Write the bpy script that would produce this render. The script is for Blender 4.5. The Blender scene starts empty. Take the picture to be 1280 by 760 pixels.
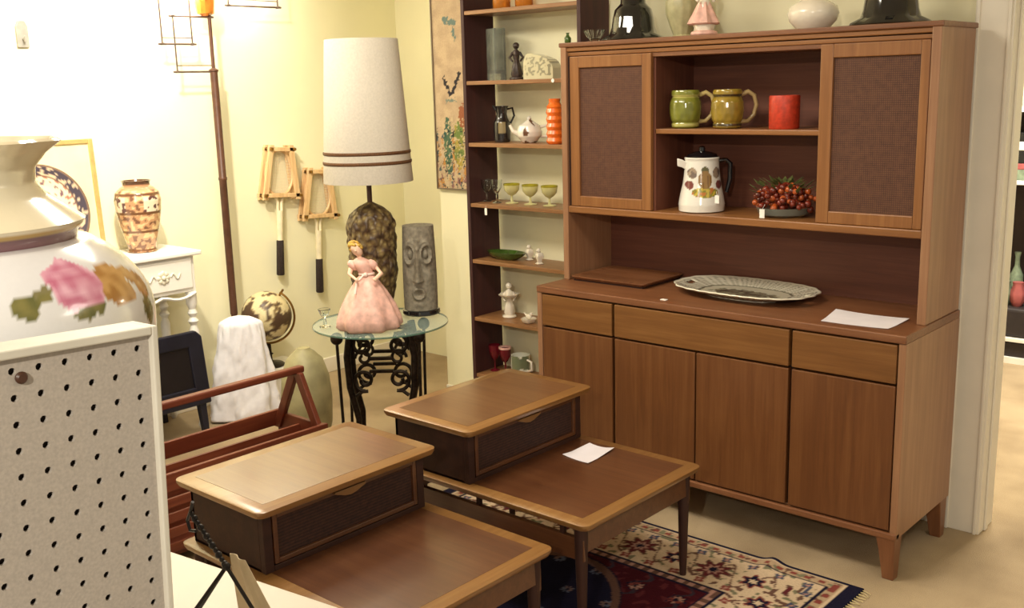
import bpy, bmesh, math, random
from math import sin, cos, pi, radians, sqrt, atan2, exp
from mathutils import Vector, Matrix, noise
random.seed(7)
SC = bpy.context.scene
COL = SC.collection
V = Vector
# ------------------------------------------------------------------ camera
CAM = V((2.7033, -3.1655, 1.6356)); YAW, PITCH, ROLL, FPX = -0.731, 0.2077, -0.0273, 1295.2
_f = V((sin(YAW)*cos(PITCH), cos(YAW)*cos(PITCH), -sin(PITCH)))
_r = V((cos(YAW), -sin(YAW), 0)); _u = _r.cross(_f)
CR = cos(ROLL)*_r + sin(ROLL)*_u; CU = -sin(ROLL)*_r + cos(ROLL)*_u
cd = bpy.data.cameras.new('camera'); cam = bpy.data.objects.new('camera', cd); COL.objects.link(cam)
cd.sensor_fit = 'HORIZONTAL'; cd.sensor_width = 36; cd.lens = FPX*36/1280; cd.clip_start = .05
M = Matrix((CR, CU, -_f)).transposed().to_4x4(); M.translation = CAM; cam.matrix_world = M
SC.camera = cam
def ray(x, y): return _f + CR*((x-640)/FPX) - CU*((y-380)/FPX)
def P(x, y, ax, c):
    """point of the place seen at photo pixel x,y on the plane axis=c"""
    d = ray(x, y); return CAM + d*((c-CAM[ax])/d[ax])
# ------------------------------------------------------------------ materials
def S(r, g, b):
    def l(c):
        c /= 255.; return c/12.92 if c <= .04045 else ((c+.055)/1.055)**2.4
    return (l(r), l(g), l(b), 1)
class NT:
    def __init__(s, name):
        s.m = bpy.data.materials.new(name); s.m.use_nodes = True; s.t = s.m.node_tree
        s.b = s.t.nodes['Principled BSDF']
    def n(s, ty, **k):
        a = s.t.nodes.new(ty)
        for q, v in k.items():
            if q.startswith('_'): a.inputs[q[1:].replace('_', ' ')].default_value = v
            else: setattr(a, q, v)
        return a
    def l(s, a, b): s.t.links.new(a, b)
    def ramp(s, src, stops):
        r = s.n('ShaderNodeValToRGB'); e = r.color_ramp.elements
        e[0].position, e[0].color = stops[0]; e[1].position, e[1].color = stops[-1]
        for p_, c_ in stops[1:-1]:
            x = e.new(p_); x.color = c_
        s.l(src, r.inputs[0]); return r.outputs[0]
    def bump(s, src, st, d=.002):
        b = s.n('ShaderNodeBump'); b.inputs['Strength'].default_value = st; b.inputs['Distance'].default_value = d
        s.l(src, b.inputs['Height']); s.l(b.outputs[0], s.b.inputs['Normal'])
def plain(name, c, rough=.5, metal=0, spec=.5, vary=.06, scale=30, bump=0, coat=0, emit=None, es=0, trans=0, ior=1.45, alpha=1, sheen=0, sss=0):
    k = NT(name); b = k.b
    tc = k.n('ShaderNodeTexCoord'); no = k.n('ShaderNodeTexNoise', _Scale=scale, _Detail=4.)
    k.l(tc.outputs['Object'], no.inputs['Vector'])
    lo = tuple(x*(1-vary*2) for x in c[:3])+(1,); hi = tuple(min(1, x*(1+vary*2)) for x in c[:3])+(1,)
    k.l(k.ramp(no.outputs['Fac'], [(.3, lo), (.7, hi)]), b.inputs['Base Color'])
    b.inputs['Roughness'].default_value = rough; b.inputs['Metallic'].default_value = metal
    b.inputs['Specular IOR Level'].default_value = spec; b.inputs['Coat Weight'].default_value = coat
    b.inputs['Coat Roughness'].default_value = .08
    b.inputs['Transmission Weight'].default_value = trans; b.inputs['IOR'].default_value = ior
    b.inputs['Alpha'].default_value = alpha
    if sss: b.inputs['Subsurface Weight'].default_value = sss; b.inputs['Subsurface Radius'].default_value = (.02, .02, .015)
    if emit: b.inputs['Emission Color'].default_value = emit; b.inputs['Emission Strength'].default_value = es
    if bump: k.bump(no.outputs['Fac'], bump)
    return k.m
def wood(name, dark, mid, light, axis='X', scale=1., rough=.38, stretch=14, coat=.15, crough=.3):
    k = NT(name); tc = k.n('ShaderNodeTexCoord'); mp = k.n('ShaderNodeMapping')
    k.l(tc.outputs['Object'], mp.inputs['Vector'])
    s = [stretch*2.2*scale]*3; s['XYZ'.index(axis)] = 1.6*scale; mp.inputs['Scale'].default_value = s
    n1 = k.n('ShaderNodeTexNoise', _Scale=1.1, _Detail=6., _Roughness=.6, _Distortion=.6); k.l(mp.outputs[0], n1.inputs['Vector'])
    mp2 = k.n('ShaderNodeMapping'); s2 = [170.*scale]*3; s2['XYZ'.index(axis)] = 6.*scale; mp2.inputs['Scale'].default_value = s2
    k.l(tc.outputs['Object'], mp2.inputs['Vector'])
    n2 = k.n('ShaderNodeTexNoise', _Scale=1., _Detail=3.); k.l(mp2.outputs[0], n2.inputs['Vector'])
    n3 = k.n('ShaderNodeTexNoise', _Scale=4., _Detail=2.); k.l(tc.outputs['Object'], n3.inputs['Vector'])
    mx = k.n('ShaderNodeMath', operation='MULTIPLY_ADD'); k.l(n2.outputs['Fac'], mx.inputs[0]); mx.inputs[1].default_value = .35; k.l(n1.outputs['Fac'], mx.inputs[2])
    m3 = k.n('ShaderNodeMath', operation='MULTIPLY_ADD'); k.l(n3.outputs['Fac'], m3.inputs[0]); m3.inputs[1].default_value = .3; k.l(mx.outputs[0], m3.inputs[2])
    k.l(k.ramp(m3.outputs[0], [(.52, dark), (.8, mid), (1.02, light)]), k.b.inputs['Base Color'])
    k.b.inputs['Roughness'].default_value = rough; k.b.inputs['Coat Weight'].default_value = coat; k.b.inputs['Coat Roughness'].default_value = crough
    k.bump(n2.outputs['Fac'], .12, .0006)
    return k.m
def cane(name, c1, c2, f=420):
    k = NT(name); tc = k.n('ShaderNodeTexCoord')
    outs = []
    for ax in ('X', 'Z'):
        w = k.n('ShaderNodeTexWave', wave_type='BANDS', bands_direction=ax, _Scale=f/6.2832/3.2); w.inputs['Distortion'].default_value = 1.; w.inputs['Detail Scale'].default_value = 3.
        k.l(tc.outputs['Object'], w.inputs['Vector']); outs.append(w.outputs['Fac'])
    m = k.n('ShaderNodeMath', operation='MULTIPLY'); k.l(outs[0], m.inputs[0]); k.l(outs[1], m.inputs[1])
    no = k.n('ShaderNodeTexNoise', _Scale=60., _Detail=4.); k.l(tc.outputs['Object'], no.inputs['Vector'])
    a = k.n('ShaderNodeMath', operation='MULTIPLY_ADD'); k.l(no.outputs['Fac'], a.inputs[0]); a.inputs[1].default_value = .8; k.l(m.outputs[0], a.inputs[2])
    k.l(k.ramp(a.outputs[0], [(.3, c1), (1.1, c2)]), k.b.inputs['Base Color'])
    k.b.inputs['Roughness'].default_value = .7; k.bump(m.outputs[0], .5, .001)
    return k.m
def painted(name, rough=.4, coat=0, bump=0, vary=True, spec=.5):
    k = NT(name); a = k.n('ShaderNodeAttribute', attribute_name='Col')
    tc = k.n('ShaderNodeTexCoord'); no = k.n('ShaderNodeTexNoise', _Scale=140., _Detail=4.); k.l(tc.outputs['Object'], no.inputs['Vector'])
    mx = k.n('ShaderNodeMix', data_type='RGBA', blend_type='MULTIPLY'); mx.inputs[0].default_value = .35 if vary else .05
    k.l(a.outputs['Color'], mx.inputs[6]); k.l(k.ramp(no.outputs['Fac'], [(.3, (.6, .6, .6, 1)), (.65, (1, 1, 1, 1))]), mx.inputs[7])
    k.l(mx.outputs[2], k.b.inputs['Base Color']); k.b.inputs['Roughness'].default_value = rough
    k.b.inputs['Coat Weight'].default_value = coat; k.b.inputs['Coat Roughness'].default_value = .08; k.b.inputs['Specular IOR Level'].default_value = spec
    if bump: k.bump(no.outputs['Fac'], bump, .004)
    return k.m
W_ = {}
def wd(kind, axis):
    if (kind, axis) not in W_:
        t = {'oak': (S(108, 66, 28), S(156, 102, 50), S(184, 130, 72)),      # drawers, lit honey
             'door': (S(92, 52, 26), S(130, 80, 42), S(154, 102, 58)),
             'case': (S(90, 52, 30), S(126, 80, 50), S(152, 104, 70)),
             'side': (S(104, 70, 50), S(136, 98, 70), S(156, 118, 88)),
             'frame': (S(112, 68, 34), S(150, 98, 52), S(176, 122, 72)),
             'inner': (S(58, 30, 22), S(84, 46, 32), S(102, 60, 42)),
             'top': (S(100, 50, 24), S(142, 82, 42), S(170, 108, 62)),
             'step': (S(134, 82, 42), S(182, 120, 68), S(204, 148, 96)),
             'band': (S(150, 98, 46), S(184, 130, 68), S(208, 156, 92)),
             'walnut': (S(50, 22, 16), S(84, 42, 28), S(108, 60, 38)),
             'shelf': (S(110, 70, 40), S(150, 104, 64), S(172, 126, 82)),
             'dark': (S(38, 14, 18), S(62, 28, 28), S(80, 38, 34)),
             'mahog': (S(84, 34, 22), S(122, 56, 34), S(150, 80, 50)),
             'press': (S(150, 112, 74), S(190, 156, 112), S(216, 188, 146))}[kind]
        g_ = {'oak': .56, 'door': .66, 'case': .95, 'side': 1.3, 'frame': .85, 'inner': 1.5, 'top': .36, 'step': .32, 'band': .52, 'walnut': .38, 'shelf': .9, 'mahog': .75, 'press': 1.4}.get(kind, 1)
        md = t[1]; t = [tuple(min(.9, (q[i]*.5+md[i]*.5)*g_) for i in range(3))+(1,) for q in t]
        gl_ = kind in ('step', 'band', 'top')
        W_[(kind, axis)] = wood(kind+'_wood_'+axis.lower(), *t, axis=axis, coat=1. if gl_ else (.02 if kind in ('walnut', 'inner', 'dark') else .15), crough=.22 if gl_ else .3, rough=.6 if kind in ('walnut', 'inner', 'dark') else .42)
    return W_[(kind, axis)]
m_cane = cane('cane_weave', S(70, 40, 26), S(104, 66, 44), 900)
m_cane2 = cane('dark_cane_weave', S(38, 20, 16), S(74, 42, 30), 700)
m_gap = plain('shadow_gap_brown', S(46, 20, 12), .8)
m_wall = plain('cream_wall_paint', S(238, 232, 198), .75, vary=.012, scale=3, bump=.05, spec=.2)
m_trim = plain('cream_gloss_trim', S(236, 228, 212), .4, vary=.02, scale=6)
m_white = plain('white_enamel', S(238, 234, 226), .35, vary=.02, scale=8)
m_counter = plain('cream_laminate', S(216, 206, 192), .4, vary=.01, scale=4)
m_peg = plain('pegboard_cream', S(190, 180, 170), .6, vary=.05, scale=300)
m_pegf = plain('pegboard_frame_white', S(226, 220, 206), .5, vary=.03, scale=20)
m_hole = plain('pegboard_dark_back', S(40, 30, 24), .9)
m_black = plain('black_glass', (.006, .006, .008, 1), .06, coat=1, vary=.1)
m_iron = plain('wrought_iron', S(48, 38, 30), .42, metal=.7, vary=.3, scale=60, bump=.3)
m_navy = plain('navy_paint', S(28, 28, 44), .45, vary=.12, scale=10)
m_paper = plain('white_paper', S(238, 232, 238), .8, vary=.02, scale=12)
m_tag = plain('white_card', S(244, 240, 232), .7, vary=.01)
m_shade = plain('cream_linen_shade', S(204, 196, 182), .9, vary=.03, scale=120, bump=.15, sss=.1)
m_band = plain('brown_shade_trim', S(96, 62, 34), .7, vary=.2, scale=200)
m_cloth = plain('white_cotton', S(240, 238, 244), .85, vary=.02, scale=50, bump=.1)
m_glass = plain('clear_glass', (.93, .97, .95, 1), .02, trans=1, ior=1.45, vary=0)
m_tglass = plain('table_glass', (.62, .80, .72, 1), .02, alpha=.16, spec=.35, vary=0)
m_gedge = plain('green_glass_edge', (.10, .20, .15, 1), .08, vary=0, alpha=.8)
m_smoke = plain('smoky_glass', S(196, 200, 186), .08, trans=.75, ior=1.4, vary=.15, scale=15)
m_yglass = plain('yellow_rim_glass', S(205, 195, 60), .08, trans=.6, vary=.1)
m_amber = plain('amber_glass', S(232, 150, 60), .1, trans=.6, vary=.1)
m_brass = plain('aged_brass', S(150, 112, 56), .35, metal=.85, vary=.15)
m_pole = plain('brown_pole', S(84, 54, 40), .4, vary=.1, spec=.5)
m_grip = plain('black_leather_grip', S(44, 32, 28), .7, vary=.25, scale=150, bump=.4)
m_string = plain('gut_strings', S(236, 222, 188), .6, vary=.05)
m_pnt = painted('painted_porcelain', .18, coat=.6, vary=False)
m_pntm = painted('painted_matte', .8, vary=True, spec=.2)
m_rug = painted('wool_pile_rug', .95, bump=.6, spec=.1)
m_stone = plain('carved_grey_stone', S(138, 130, 114), .85, vary=.14, scale=60, bump=.3)
m_ivory = plain('ivory_porcelain', S(236, 226, 208), .15, coat=.5, vary=.03, scale=14)
m_bisque = plain('pink_satin', S(226, 180, 166), .55, vary=.1, scale=40, bump=.2)
m_skin = plain('bisque_skin', S(236, 196, 170), .5, vary=.02)
m_blond = plain('blond_curls', S(196, 158, 74), .6, vary=.2, scale=90, bump=.8)
m_dkfig = plain('dark_carving', S(62, 48, 42), .4, vary=.3, scale=80, bump=.3)
m_orange = plain('orange_ceramic', S(236, 112, 36), .25, coat=.4, vary=.08, scale=60)
m_red = plain('orange_red_wax', S(196, 62, 38), .45, vary=.12, scale=60, bump=.2)
m_grnd = plain('green_glass_dish', S(60, 84, 30), .2, vary=.2, coat=.5)
m_berry = plain('dark_red_berries', S(112, 40, 26), .25, vary=.3, scale=30, coat=.4)
m_berry2 = plain('orange_berries', S(190, 90, 40), .3, vary=.2, scale=30, coat=.4)
m_leaf = plain('dull_green_leaves', S(86, 92, 46), .6, vary=.25, scale=60)
m_greyg = plain('grey_green_ceramic', S(176, 170, 130), .4, vary=.08, scale=30)
m_jar = plain('grey_green_stoneware', S(166, 158, 118), .5, vary=.14, scale=9, bump=.2)
m_sock = plain('grey_metal', S(150, 146, 138), .4, metal=.3)
m_crim = plain('cranberry_glass', S(130, 30, 44), .08, trans=.4, vary=.1)
m_wire = plain('black_wire', S(34, 28, 26), .45, metal=.5, vary=.1)
m_lwire = plain('lamp_wire', S(110, 92, 84), .4, metal=.5, vary=.1)
# carpet
k = NT('beige_carpet'); tc = k.n('ShaderNodeTexCoord')
n1 = k.n('ShaderNodeTexNoise', _Scale=2.2, _Detail=5.); n2 = k.n('ShaderNodeTexNoise', _Scale=380., _Detail=3.)
for q in (n1, n2): k.l(tc.outputs['Object'], q.inputs['Vector'])
a = k.n('ShaderNodeMath', operation='MULTIPLY_ADD'); k.l(n2.outputs['Fac'], a.inputs[0]); a.inputs[1].default_value = .7; k.l(n1.outputs['Fac'], a.inputs[2])
k.l(k.ramp(a.outputs[0], [(.55, S(134, 114, 88)), (1.15, S(190, 168, 136))]), k.b.inputs['Base Color']); k.b.inputs['Roughness'].default_value = .95
k.b.inputs['Specular IOR Level'].default_value = .1; k.bump(n2.outputs['Fac'], .7, .006); m_carpet = k.m
# cast base of the big lamp
k = NT('textured_bronze_ceramic'); tc = k.n('ShaderNodeTexCoord'); vo = k.n('ShaderNodeTexVoronoi', _Scale=38.); no = k.n('ShaderNodeTexNoise', _Scale=30., _Detail=5.)
k.l(tc.outputs['Object'], vo.inputs['Vector']); k.l(tc.outputs['Object'], no.inputs['Vector'])
a = k.n('ShaderNodeMath', operation='MULTIPLY'); k.l(vo.outputs['Distance'], a.inputs[0]); k.l(no.outputs['Fac'], a.inputs[1])
k.l(k.ramp(a.outputs[0], [(.05, S(150, 132, 84)), (.2, S(110, 90, 56)), (.4, S(66, 46, 30))]), k.b.inputs['Base Color']); k.b.inputs['Roughness'].default_value = .45
k.bump(vo.outputs['Distance'], .8, .006); m_base = k.m
# ------------------------------------------------------------------ mesh builder
class MB:
    def __init__(s): s.bm = bmesh.new()
    def box(s, x0, x1, y0, y1, z0, z1, T=None):
        vs = [s.bm.verts.new((x, y, z)) for z in (z0, z1) for y in (y0, y1) for x in (x0, x1)]
        if T is not None:
            for v in vs: v.co = T @ v.co
        for f in ((0, 2, 3, 1), (4, 5, 7, 6), (0, 1, 5, 4), (2, 6, 7, 3), (0, 4, 6, 2), (1, 3, 7, 5)):
            s.bm.faces.new([vs[i] for i in f])
        return s
    def loft(s, rings, cap=True, closed=False):
        R = [[s.bm.verts.new(p) for p in r] for r in rings]; n = len(R[0])
        pairs = list(zip(R, R[1:])) + ([(R[-1], R[0])] if closed else [])
        for a, b in pairs:
            for i in range(n):
                j = (i+1) % n; s.bm.faces.new((a[i], a[j], b[j], b[i]))
        if cap and not closed:
            s.bm.faces.new(R[0][::-1]); s.bm.faces.new(R[-1])
        return s
    def lathe(s, prof, seg=32, c=(0, 0, 0), rf=None, cap=True, T=None, dens=0):
        if dens:
            q = [prof[0]]
            for (r0, z0), (r1, z1) in zip(prof, prof[1:]):
                m = max(1, int(sqrt((r1-r0)**2+(z1-z0)**2)/dens)); q += [(r0+(r1-r0)*i/m, z0+(z1-z0)*i/m) for i in range(1, m+1)]
            prof = q
        rings = []
        for r, z in prof:
            ring = []
            for i in range(seg):
                a = 2*pi*i/seg; rr = max(r, .0004)*(rf(a, z) if rf else 1)
                p = V((c[0]+rr*cos(a), c[1]+rr*sin(a), c[2]+z)); ring.append(T @ p if T is not None else p)
            rings.append(ring)
        return s.loft(rings, cap)
    def tube(s, pts, r, seg=8, closed=False, flat=None):
        pts = [V(p) for p in pts]; n = len(pts); rings = []; up = None
        for i, p in enumerate(pts):
            a = pts[(i-1) % n] if (closed or i) else p; b = pts[(i+1) % n] if (closed or i < n-1) else p
            t = (b-a).normalized()
            if up is None: up = V((0, 0, 1)) if abs(t.z) < .9 else V((1, 0, 0))
            x = t.cross(up).normalized(); up = x.cross(t).normalized()
            rr = r[i] if isinstance(r, (list, tuple)) else r
            rings.append([p + rr*(cos(2*pi*j/seg)*x + sin(2*pi*j/seg)*up) for j in range(seg)])
        return s.loft(rings, True, closed)
    def sphere(s, c, r, seg=12, rings=8, sc=(1, 1, 1)):
        pr = []
        for i in range(rings+1):
            a = -pi/2 + pi*i/rings
            pr.append([V((c[0]+max(.0003, r*cos(a))*sc[0]*cos(2*pi*j/seg), c[1]+max(.0003, r*cos(a))*sc[1]*sin(2*pi*j/seg), c[2]+r*sin(a)*sc[2])) for j in range(seg)])
        return s.loft(pr)
    def prism(s, poly, z0, z1, T=None):
        r = [[V((x, y, z)) for x, y in poly] for z in (z0, z1)]
        if T is not None: r = [[T @ p for p in q] for q in r]
        return s.loft(r)
    def grid(s, fn, nu, nv, th=0):
        """fn(u,v)->point ; a sheet, optionally thickened downwards along z by th"""
        g = [[s.bm.verts.new(fn(i/nu, j/nv)) for j in range(nv+1)] for i in range(nu+1)]
        for i in range(nu):
            for j in range(nv): s.bm.faces.new((g[i][j], g[i+1][j], g[i+1][j+1], g[i][j+1]))
        return s
    def build(s, name, mat, parent=None, bevel=0, smooth=0, col=None, solid=0, weld=False, seg=2):
        me = bpy.data.meshes.new(name); bm = s.bm
        if weld: bmesh.ops.remove_doubles(bm, verts=bm.verts, dist=1e-5)
        bmesh.ops.recalc_face_normals(bm, faces=bm.faces)
        if col:
            L = bm.loops.layers.float_color.new('Col'); cache = {}
            for f in bm.faces:
                for lp in f.loops:
                    v = lp.vert
                    if v.index < 0 or v not in cache: cache[v] = col(v.co.x, v.co.y, v.co.z)
                    lp[L] = cache[v]
        bm.to_mesh(me); bm.free(); me.materials.append(mat)
        if smooth:
            for p in me.polygons: p.use_smooth = True
            me.set_sharp_from_angle(angle=radians(smooth))
        o = bpy.data.objects.new(name, me); COL.objects.link(o)
        if parent is not None: o.parent = parent
        if solid:
            q = o.modifiers.new('thickness', 'SOLIDIFY'); q.thickness = solid; q.offset = -1
        if bevel:
            q = o.modifiers.new('bevel', 'BEVEL'); q.width = bevel; q.segments = seg; q.limit_method = 'ANGLE'; q.angle_limit = radians(40)
        return o
def tag(o, label, cat, group=None):
    o['label'] = label; o['category'] = cat
    if group: o['group'] = group
    return o
def thing(name, label, cat, loc=(0, 0, 0), rz=0, group=None):
    o = bpy.data.objects.new(name, None); COL.objects.link(o); o.location = loc; o.rotation_euler = (0, 0, rz); o.empty_display_size = .05
    return tag(o, label, cat, group)
def dup(root, loc, label, rz=None, scale=None):
    r = root.copy(); COL.objects.link(r); r.location = loc; r['label'] = label
    if rz is not None: r.rotation_euler = (0, 0, rz)
    if scale: r.scale = (scale,)*3
    for ch in list(root.children):
        c = ch.copy(); COL.objects.link(c); c.parent = r
        for g in list(ch.children):
            d = g.copy(); COL.objects.link(d); d.parent = c
    return r
def struct(o): o['kind'] = 'structure'; return o
def box(*a, **k): return MB().box(*a, **k)
def mixc(a, b, t): t = max(0, min(1, t)); return tuple(a[i]*(1-t)+b[i]*t for i in range(3))+(1,)
def loc(o, p): o.location = p; return o
# ------------------------------------------------------------------ setting
YW = .56
struct(MB().box(-2.3, 4.4, -5, 4.2, -.06, 0).build('floor', m_carpet))
struct(MB().box(-2.3, 4.4, -5, 4.2, 2.62, 2.7).build('ceiling', plain('ceiling_paint', S(236, 230, 208), .8, vary=.01)))
struct(MB().box(-2.19, -2.09, -5, 1.3, 0, 2.62).build('wall_left', m_wall))
struct(MB().box(-1.11, 1.56, YW, YW+.12, 0, 2.62).box(-1.11, -.99, YW+.12, 1.2, 0, 2.62).build('wall_back', m_wall))
struct(MB().box(-2.09, -.99, 1.2, 1.3, 0, 2.62).build('wall_corner', m_wall))
struct(MB().box(3.0, 4.4, YW, YW+.12, 0, 2.62).box(1.56, 3.0, YW, YW+.12, 2.2, 2.62).build('wall_front', m_wall))
struct(MB().box(.2, 4.4, 3.55, 3.65, 0, 2.62).build('wall_far', m_wall))
c = MB().box(1.49, 1.615, YW-.022, YW, 0, 2.2)
for x in (1.495, 1.595): c.box(x, x+.012, YW-.03, YW-.022, 0, 2.2)
c.box(1.56, 1.615, YW, YW+.13, 0, 2.2)
c.box(1.615, 1.622, YW+.03, YW+.06, 0, 2.2)
struct(c.build('trim_1', m_trim, bevel=.003))
struct(MB().box(-1.11, 1.49, YW-.014, YW, 0, .09).build('baseboard_back', m_trim, bevel=.004))
struct(MB().box(-2.09, -2.076, -5, 1.2, 0, .09).build('baseboard_left', m_trim, bevel=.004))

# ------------------------------------------------------------------ sideboard
W, D, ZB = 1.52, .484, .8334
sb = thing('sideboard', 'long honey-brown wooden sideboard with three drawers above four doors', 'sideboard')
c = MB(); c.box(0, .024, .004, D, .147, .806); c.box(W-.024, W, .004, D, .147, .806)
c.box(.024, W-.024, .02, D-.01, .15, .17); c.box(.024, W-.024, D-.02, D-.008, .15, .806)
for x in (.383, 1.130): c.box(x-.009, x+.009, .032, D-.02, .17, .806)
c.box(.748, .766, .042, D-.02, .17, .66)
c.build('case', wd('side', 'Z'), sb, bevel=.002)
MB().box(.024, W-.024, .03, .04, .16, .806).build('gap_shade_sheet', m_gap, sb)  # dark sheet behind the fronts; shade of the gaps put into its colour
MB().box(0, W, 0, D, .806, ZB).build('top', wd('case', 'X'), sb, bevel=.004)
MB().box(.0, W, -.004, .03, .143, .166).build('bottom_rail', wd('case', 'X'), sb, bevel=.004)
for x0, x1 in ((.028, .379), (.391, 1.122), (1.134, W-.028)):
    MB().box(x0, x1, .001, .028, .672, .800).build('drawer', wd('oak', 'X'), sb, bevel=.003)
for x0, x1 in ((.028, .379), (.391, .752), (.758, 1.122), (1.134, W-.028)):
    MB().box(x0, x1, .003, .028, .172, .664).build('door', wd('door', 'Z'), sb, bevel=.003)
for sx, sy in ((0, 0), (1, 0), (0, 1), (1, 1)):
    x = .035 if sx == 0 else W-.035; y = .03 if sy == 0 else D-.04; dx = -.012 if sx == 0 else .012
    MB().loft([[V((x+dx*t+a*h, y-(.006 if sy == 0 else -.006)*t+b*h, z)) for a, b in ((-1, -1), (1, -1), (1, 1), (-1, 1))] for z, h, t in ((.147, .032, 0), (.10, .027, .4), (0, .019, 1))]).build('leg', wd('case', 'Z'), sb, bevel=.003)
# ------------------------------------------------------------------ hutch
YU, ZT, Z1 = .174, 1.797, 1.116
hz = thing('hutch', 'tall open-shelved wooden hutch with two cane sliding doors standing on the sideboard', 'hutch', (0, 0, ZB))
def hb(x0, x1, y0, y1, z0, z1): return MB().box(x0, x1, y0, y1, z0-ZB, z1-ZB)
hb(.006, .034, YU, D, ZB, ZT-.012).build('side_panel', wd('side', 'Z'), hz, bevel=.003)
hb(W-.036, W-.006, YU, D, ZB, ZT-.012).build('side_panel', wd('side', 'Z'), hz, bevel=.003)
c = hb(.0, W, YU-.004, D+.004, ZT-.018, ZT); c.build('top', wd('case', 'X'), hz, bevel=.004)
c = hb(.03, W-.03, YU+.006, YU+.05, 1.762, ZT-.018); c.box(.03, W-.03, YU+.014, YU+.05, 1.744-ZB, 1.759-ZB)
c.build('crown_molding', wd('frame', 'X'), hz, bevel=.003)
hb(.03, W-.03, YU+.02, D-.01, 1.728, 1.746).build('upper_rail', wd('case', 'X'), hz, bevel=.002)
hb(.034, W-.036, YU+.002, D-.01, Z1, Z1+.028).build('shelf', wd('frame', 'X'), hz, bevel=.004)
hb(.44, 1.12, YU+.03, D-.012, 1.440, 1.459).build('shelf', wd('frame', 'X'), hz, bevel=.003)
hb(.034, W-.036, D-.012, D, ZB, ZT-.02).build('back_panel', wd('inner', 'X'), hz)
for x in (.432, 1.114): hb(x, x+.014, YU+.03, D-.012, Z1+.028, 1.73).build('divider', wd('inner', 'Z'), hz)
hb(.036, .044, YU+.012, YU+.03, Z1+.03, 1.742).build('door_track', m_gap, hz)
def hdoor(x0, x1, fl, fr, z0=Z1+.029, z1=1.742, ft=.045, fb=.042):
    y0, y1 = YU+.008, YU+.028; c = MB()
    c.box(x0, x0+fl, y0, y1, z0-ZB, z1-ZB).box(x1-fr, x1, y0, y1, z0-ZB, z1-ZB)
    c.box(x0+fl, x1-fr, y0, y1, z1-ft-ZB, z1-ZB).box(x0+fl, x1-fr, y0, y1, z0-ZB, z0+fb-ZB)
    d = c.build('door', wd('frame', 'Z'), hz, bevel=.003)
    MB().box(x0+fl-.004, x1-fr+.004, y0+.009, y0+.014, z0+fb-.004-ZB, z1-ft+.004-ZB).build('cane_panel', m_cane, d)
hdoor(.046, .437, .045, .042)
hdoor(1.116, W-.04, .045, .03)

# ------------------------------------------------------------------ bookcase
BF, BK = .345, .545
bx0 = P(585, 180, 1, BF).x; bx1 = -.022
bc = thing('bookcase', 'tall narrow open-backed brown bookcase left of the hutch', 'bookcase')
for x in (bx0-.02, bx1-.02): MB().box(x, x+.02, BF, BK, 0, 2.3).build('side_panel', wd('dark', 'Z'), bc, bevel=.002)
SZ = [P(600, y, 1, BF).z for y in (397.5, 325.5, 255, 179, 101, 12)]
BZ0 = SZ[0]-(SZ[1]-SZ[0])
BZ = [max(.06, BZ0-.28)] + [BZ0] + SZ + [2.28]
for z in BZ: MB().box(bx0, bx1-.02, BF+.003, BK-.002, z-.018, z).build('shelf', wd('shelf', 'X'), bc, bevel=.002)

# ------------------------------------------------------------------ step end tables
def rrect(x0, x1, y0, y1, r, n=5, bow=0):
    pts = []
    for cx, cy, a0 in ((x1-r, y1-r, 0), (x0+r, y1-r, 90), (x0+r, y0+r, 180), (x1-r, y0+r, 270)):
        for i in range(n+1):
            a = radians(a0+90*i/n); pts.append((cx+r*cos(a), cy+r*sin(a)))
    return pts
def slab_top(root, x0, x1, y0, y1, z, kind, band, name):
    c = MB(); o = rrect(x0, x1, y0, y1, .028); i1 = rrect(x0+.006, x1-.006, y0+.006, y1-.006, .024)
    c.loft([[V((a, b, z-.021)) for a, b in i1], [V((a, b, z-.010)) for a, b in o], [V((a, b, z-.003)) for a, b in o], [V((a, b, z)) for a, b in i1]])
    t = c.build(name, wd('band', 'Y'), root, smooth=30)
    MB().box(x0+.045, x1-.045, y0+.045, y1-.045, z-.004, z+.0006).build('veneer_panel', wd(kind, 'X'), t)
    return t
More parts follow.
